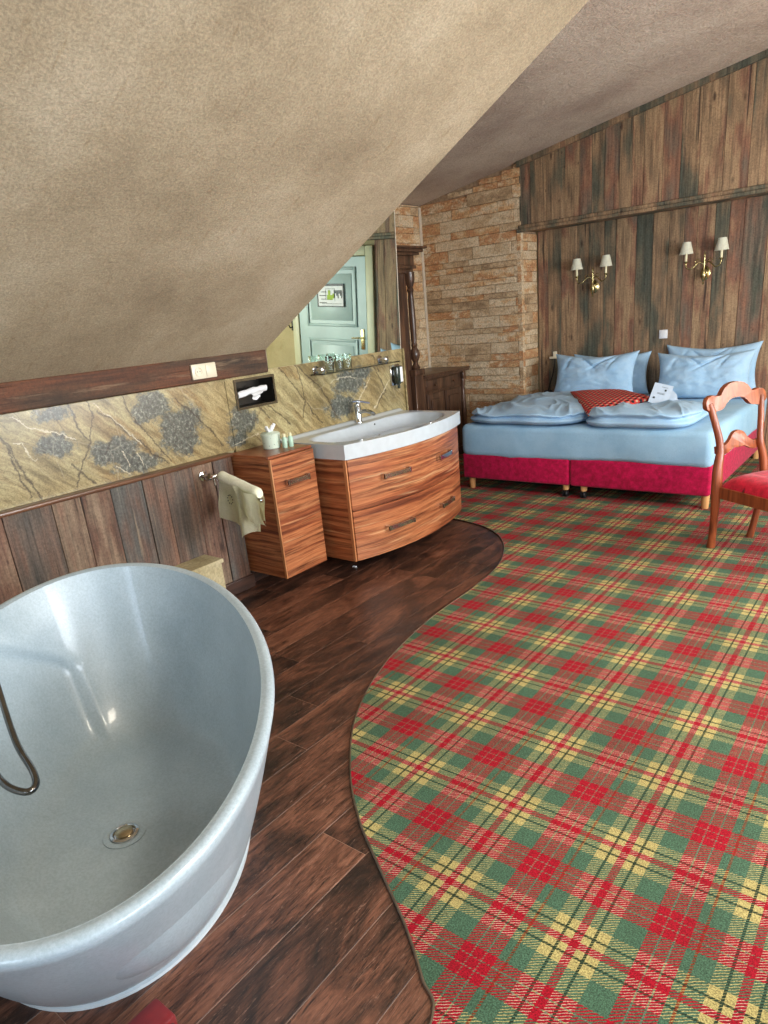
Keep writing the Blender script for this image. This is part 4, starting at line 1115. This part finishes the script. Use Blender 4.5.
# seat frame + cushion
def trap(inset, f0=.0, f1=.52):
    pts = []
    wb, wf = .205-inset, .245-inset
    pts = [(f0+inset, -wb), (f0+inset, wb)]
    for i in range(9):
        t = i/8; s_ = wf*(1-2*t); pts.append((f1-inset+.025*(1-(2*t-1)**2), s_))
    return pts
p = M(); pl = trap(0); 
A_ = [p.b.verts.new(L(f, s_, .355)) for f, s_ in pl]; B_ = [p.b.verts.new(L(f, s_, .425)) for f, s_ in pl]
p.b.faces.new(A_); p.b.faces.new(B_[::-1])
for i in range(len(pl)): p.b.faces.new((A_[i], B_[i], B_[(i+1) % len(pl)], A_[(i+1) % len(pl)]))
obj('seat_frame', p, 'chairw', ch, 35)
p = M()
def fn(u, v):
    f = .022+.505*u; wmax = .190+.045*u; s_ = (v*2-1)*wmax
    a, b = u*2-1, v*2-1; t = max((1-abs(a)**5)*(1-abs(b)**5), 0)**.5
    f += .022*(1-b*b)*u
    return L(f, s_,   .424+.078*t+.004*noise.noise(V((u*6, v*6, 1))))
p.grid(fn, 36, 36)
def fnb(u, v):
    q = fn(u, v); q.z = .424; return q
p.grid(fnb, 36, 36)
obj('seat', p, 'seatvel', ch, 70, weld=True)
for sg in (-1, 1):
    p = M(); c = catmull([L(.495, sg*.222, .36), L(.505, sg*.226, .30), L(.50, sg*.222, .15), L(.51, sg*.224, .009)], 5)
    p.tube(c, [.026-.012*min(1, i/12) for i in range(len(c))], 12); p.lathe([(.027, -.05), (.030, -.02), (.027, .03)], tuple(L(.495, sg*.222, .36)), 14); obj('front_leg', p, 'chairw', ch, 50)

# ------------------------------------------------------------------ shower hose
sh = thing('shower_hose', (-3.05, .92, .02), 'chrome shower hose looping down inside the bathtub', 'hose')
p = M(); p.tube(catmull([V(q) for q in HOSE_PTS], 10), .0105, 12); obj('hose', p, 'dchrome', sh, 60)
p = M(); p.lathe([(.028, 0), (.028, .012), (.012, .03), (.011, .05)], (-3.05, .92, .0), 20); obj('floor_connector', p, 'dchrome', sh, 40)
p = M(); p.tube([(-2.435, .492, .705), (-2.47, .475, .66), (-2.50, .46, .58), (-2.51, .455, .53)], [.012, .013, .014, .028], 16); obj('hand_shower', p, 'dchrome', sh, 40)

# ------------------------------------------------------------------ light
w = bpy.data.worlds.new('sky'); SC.world = w; w.use_nodes = True
nt = w.node_tree; bg = nt.nodes['Background']
sky = nt.nodes.new('ShaderNodeTexSky'); sky.sky_type = 'NISHITA'; sky.sun_disc = False; sky.sun_elevation = math.radians(42); sky.sun_rotation = math.radians(70)
nt.links.new(sky.outputs[0], bg.inputs[0]); bg.inputs[1].default_value = .35
def area(name, loc, rot, sx, sy, power, col):
    l = bpy.data.lights.new(name, 'AREA'); l.shape = 'RECTANGLE'; l.size = sx; l.size_y = sy; l.energy = power; l.color = col
    o = bpy.data.objects.new(name, l); COL.objects.link(o); o.location = loc; o.rotation_euler = rot; return o
area('daylight_right_near', (XR-.02, 1.1, 1.6), (0, math.radians(90), 0), 1.5, 1.8, 78, (.84, .92, 1))
area('daylight_right_far', (XR-.02, 4.1, 1.6), (0, math.radians(90), 0), 1.5, 1.8, 125, (.90, .95, 1))
area('daylight_front', (-.2, YF+.03, 1.4), (math.radians(90), 0, 0), 1.3, 1.9, 34, (.70, .84, 1))
area('overhead_area', (.9, 2.5, 3.45), (0, 0, 0), .8, .8, 60, (1, .90, .74))  # warm area light below the flat ceiling, no fixture modelled
def point_light(name, loc, power, col, r=.15):
    l = bpy.data.lights.new(name, 'POINT'); l.energy = power; l.color = col; l.shadow_soft_size = r
    o = bpy.data.objects.new(name, l); COL.objects.link(o); o.location = loc
point_light('far_fill_light', (1.5, 5.4, 1.35), 75, (1, .90, .76), .25)  # added unseen fill for back wall and dormer ceiling; no floor lamp stands here
SC.view_settings.view_transform = 'Standard'; SC.view_settings.look = 'None'; SC.view_settings.gamma = 1; SC.view_settings.use_curve_mapping = False
SC.view_settings.exposure = .72
SC.cycles.max_bounces = 8; SC.cycles.diffuse_bounces = 5; SC.cycles.glossy_bounces = 4; SC.cycles.transmission_bounces = 6
SC.cycles.caustics_reflective = False; SC.cycles.caustics_refractive = False
SC.cycles.sample_clamp_indirect = 6
SC.cycles.use_denoising = True
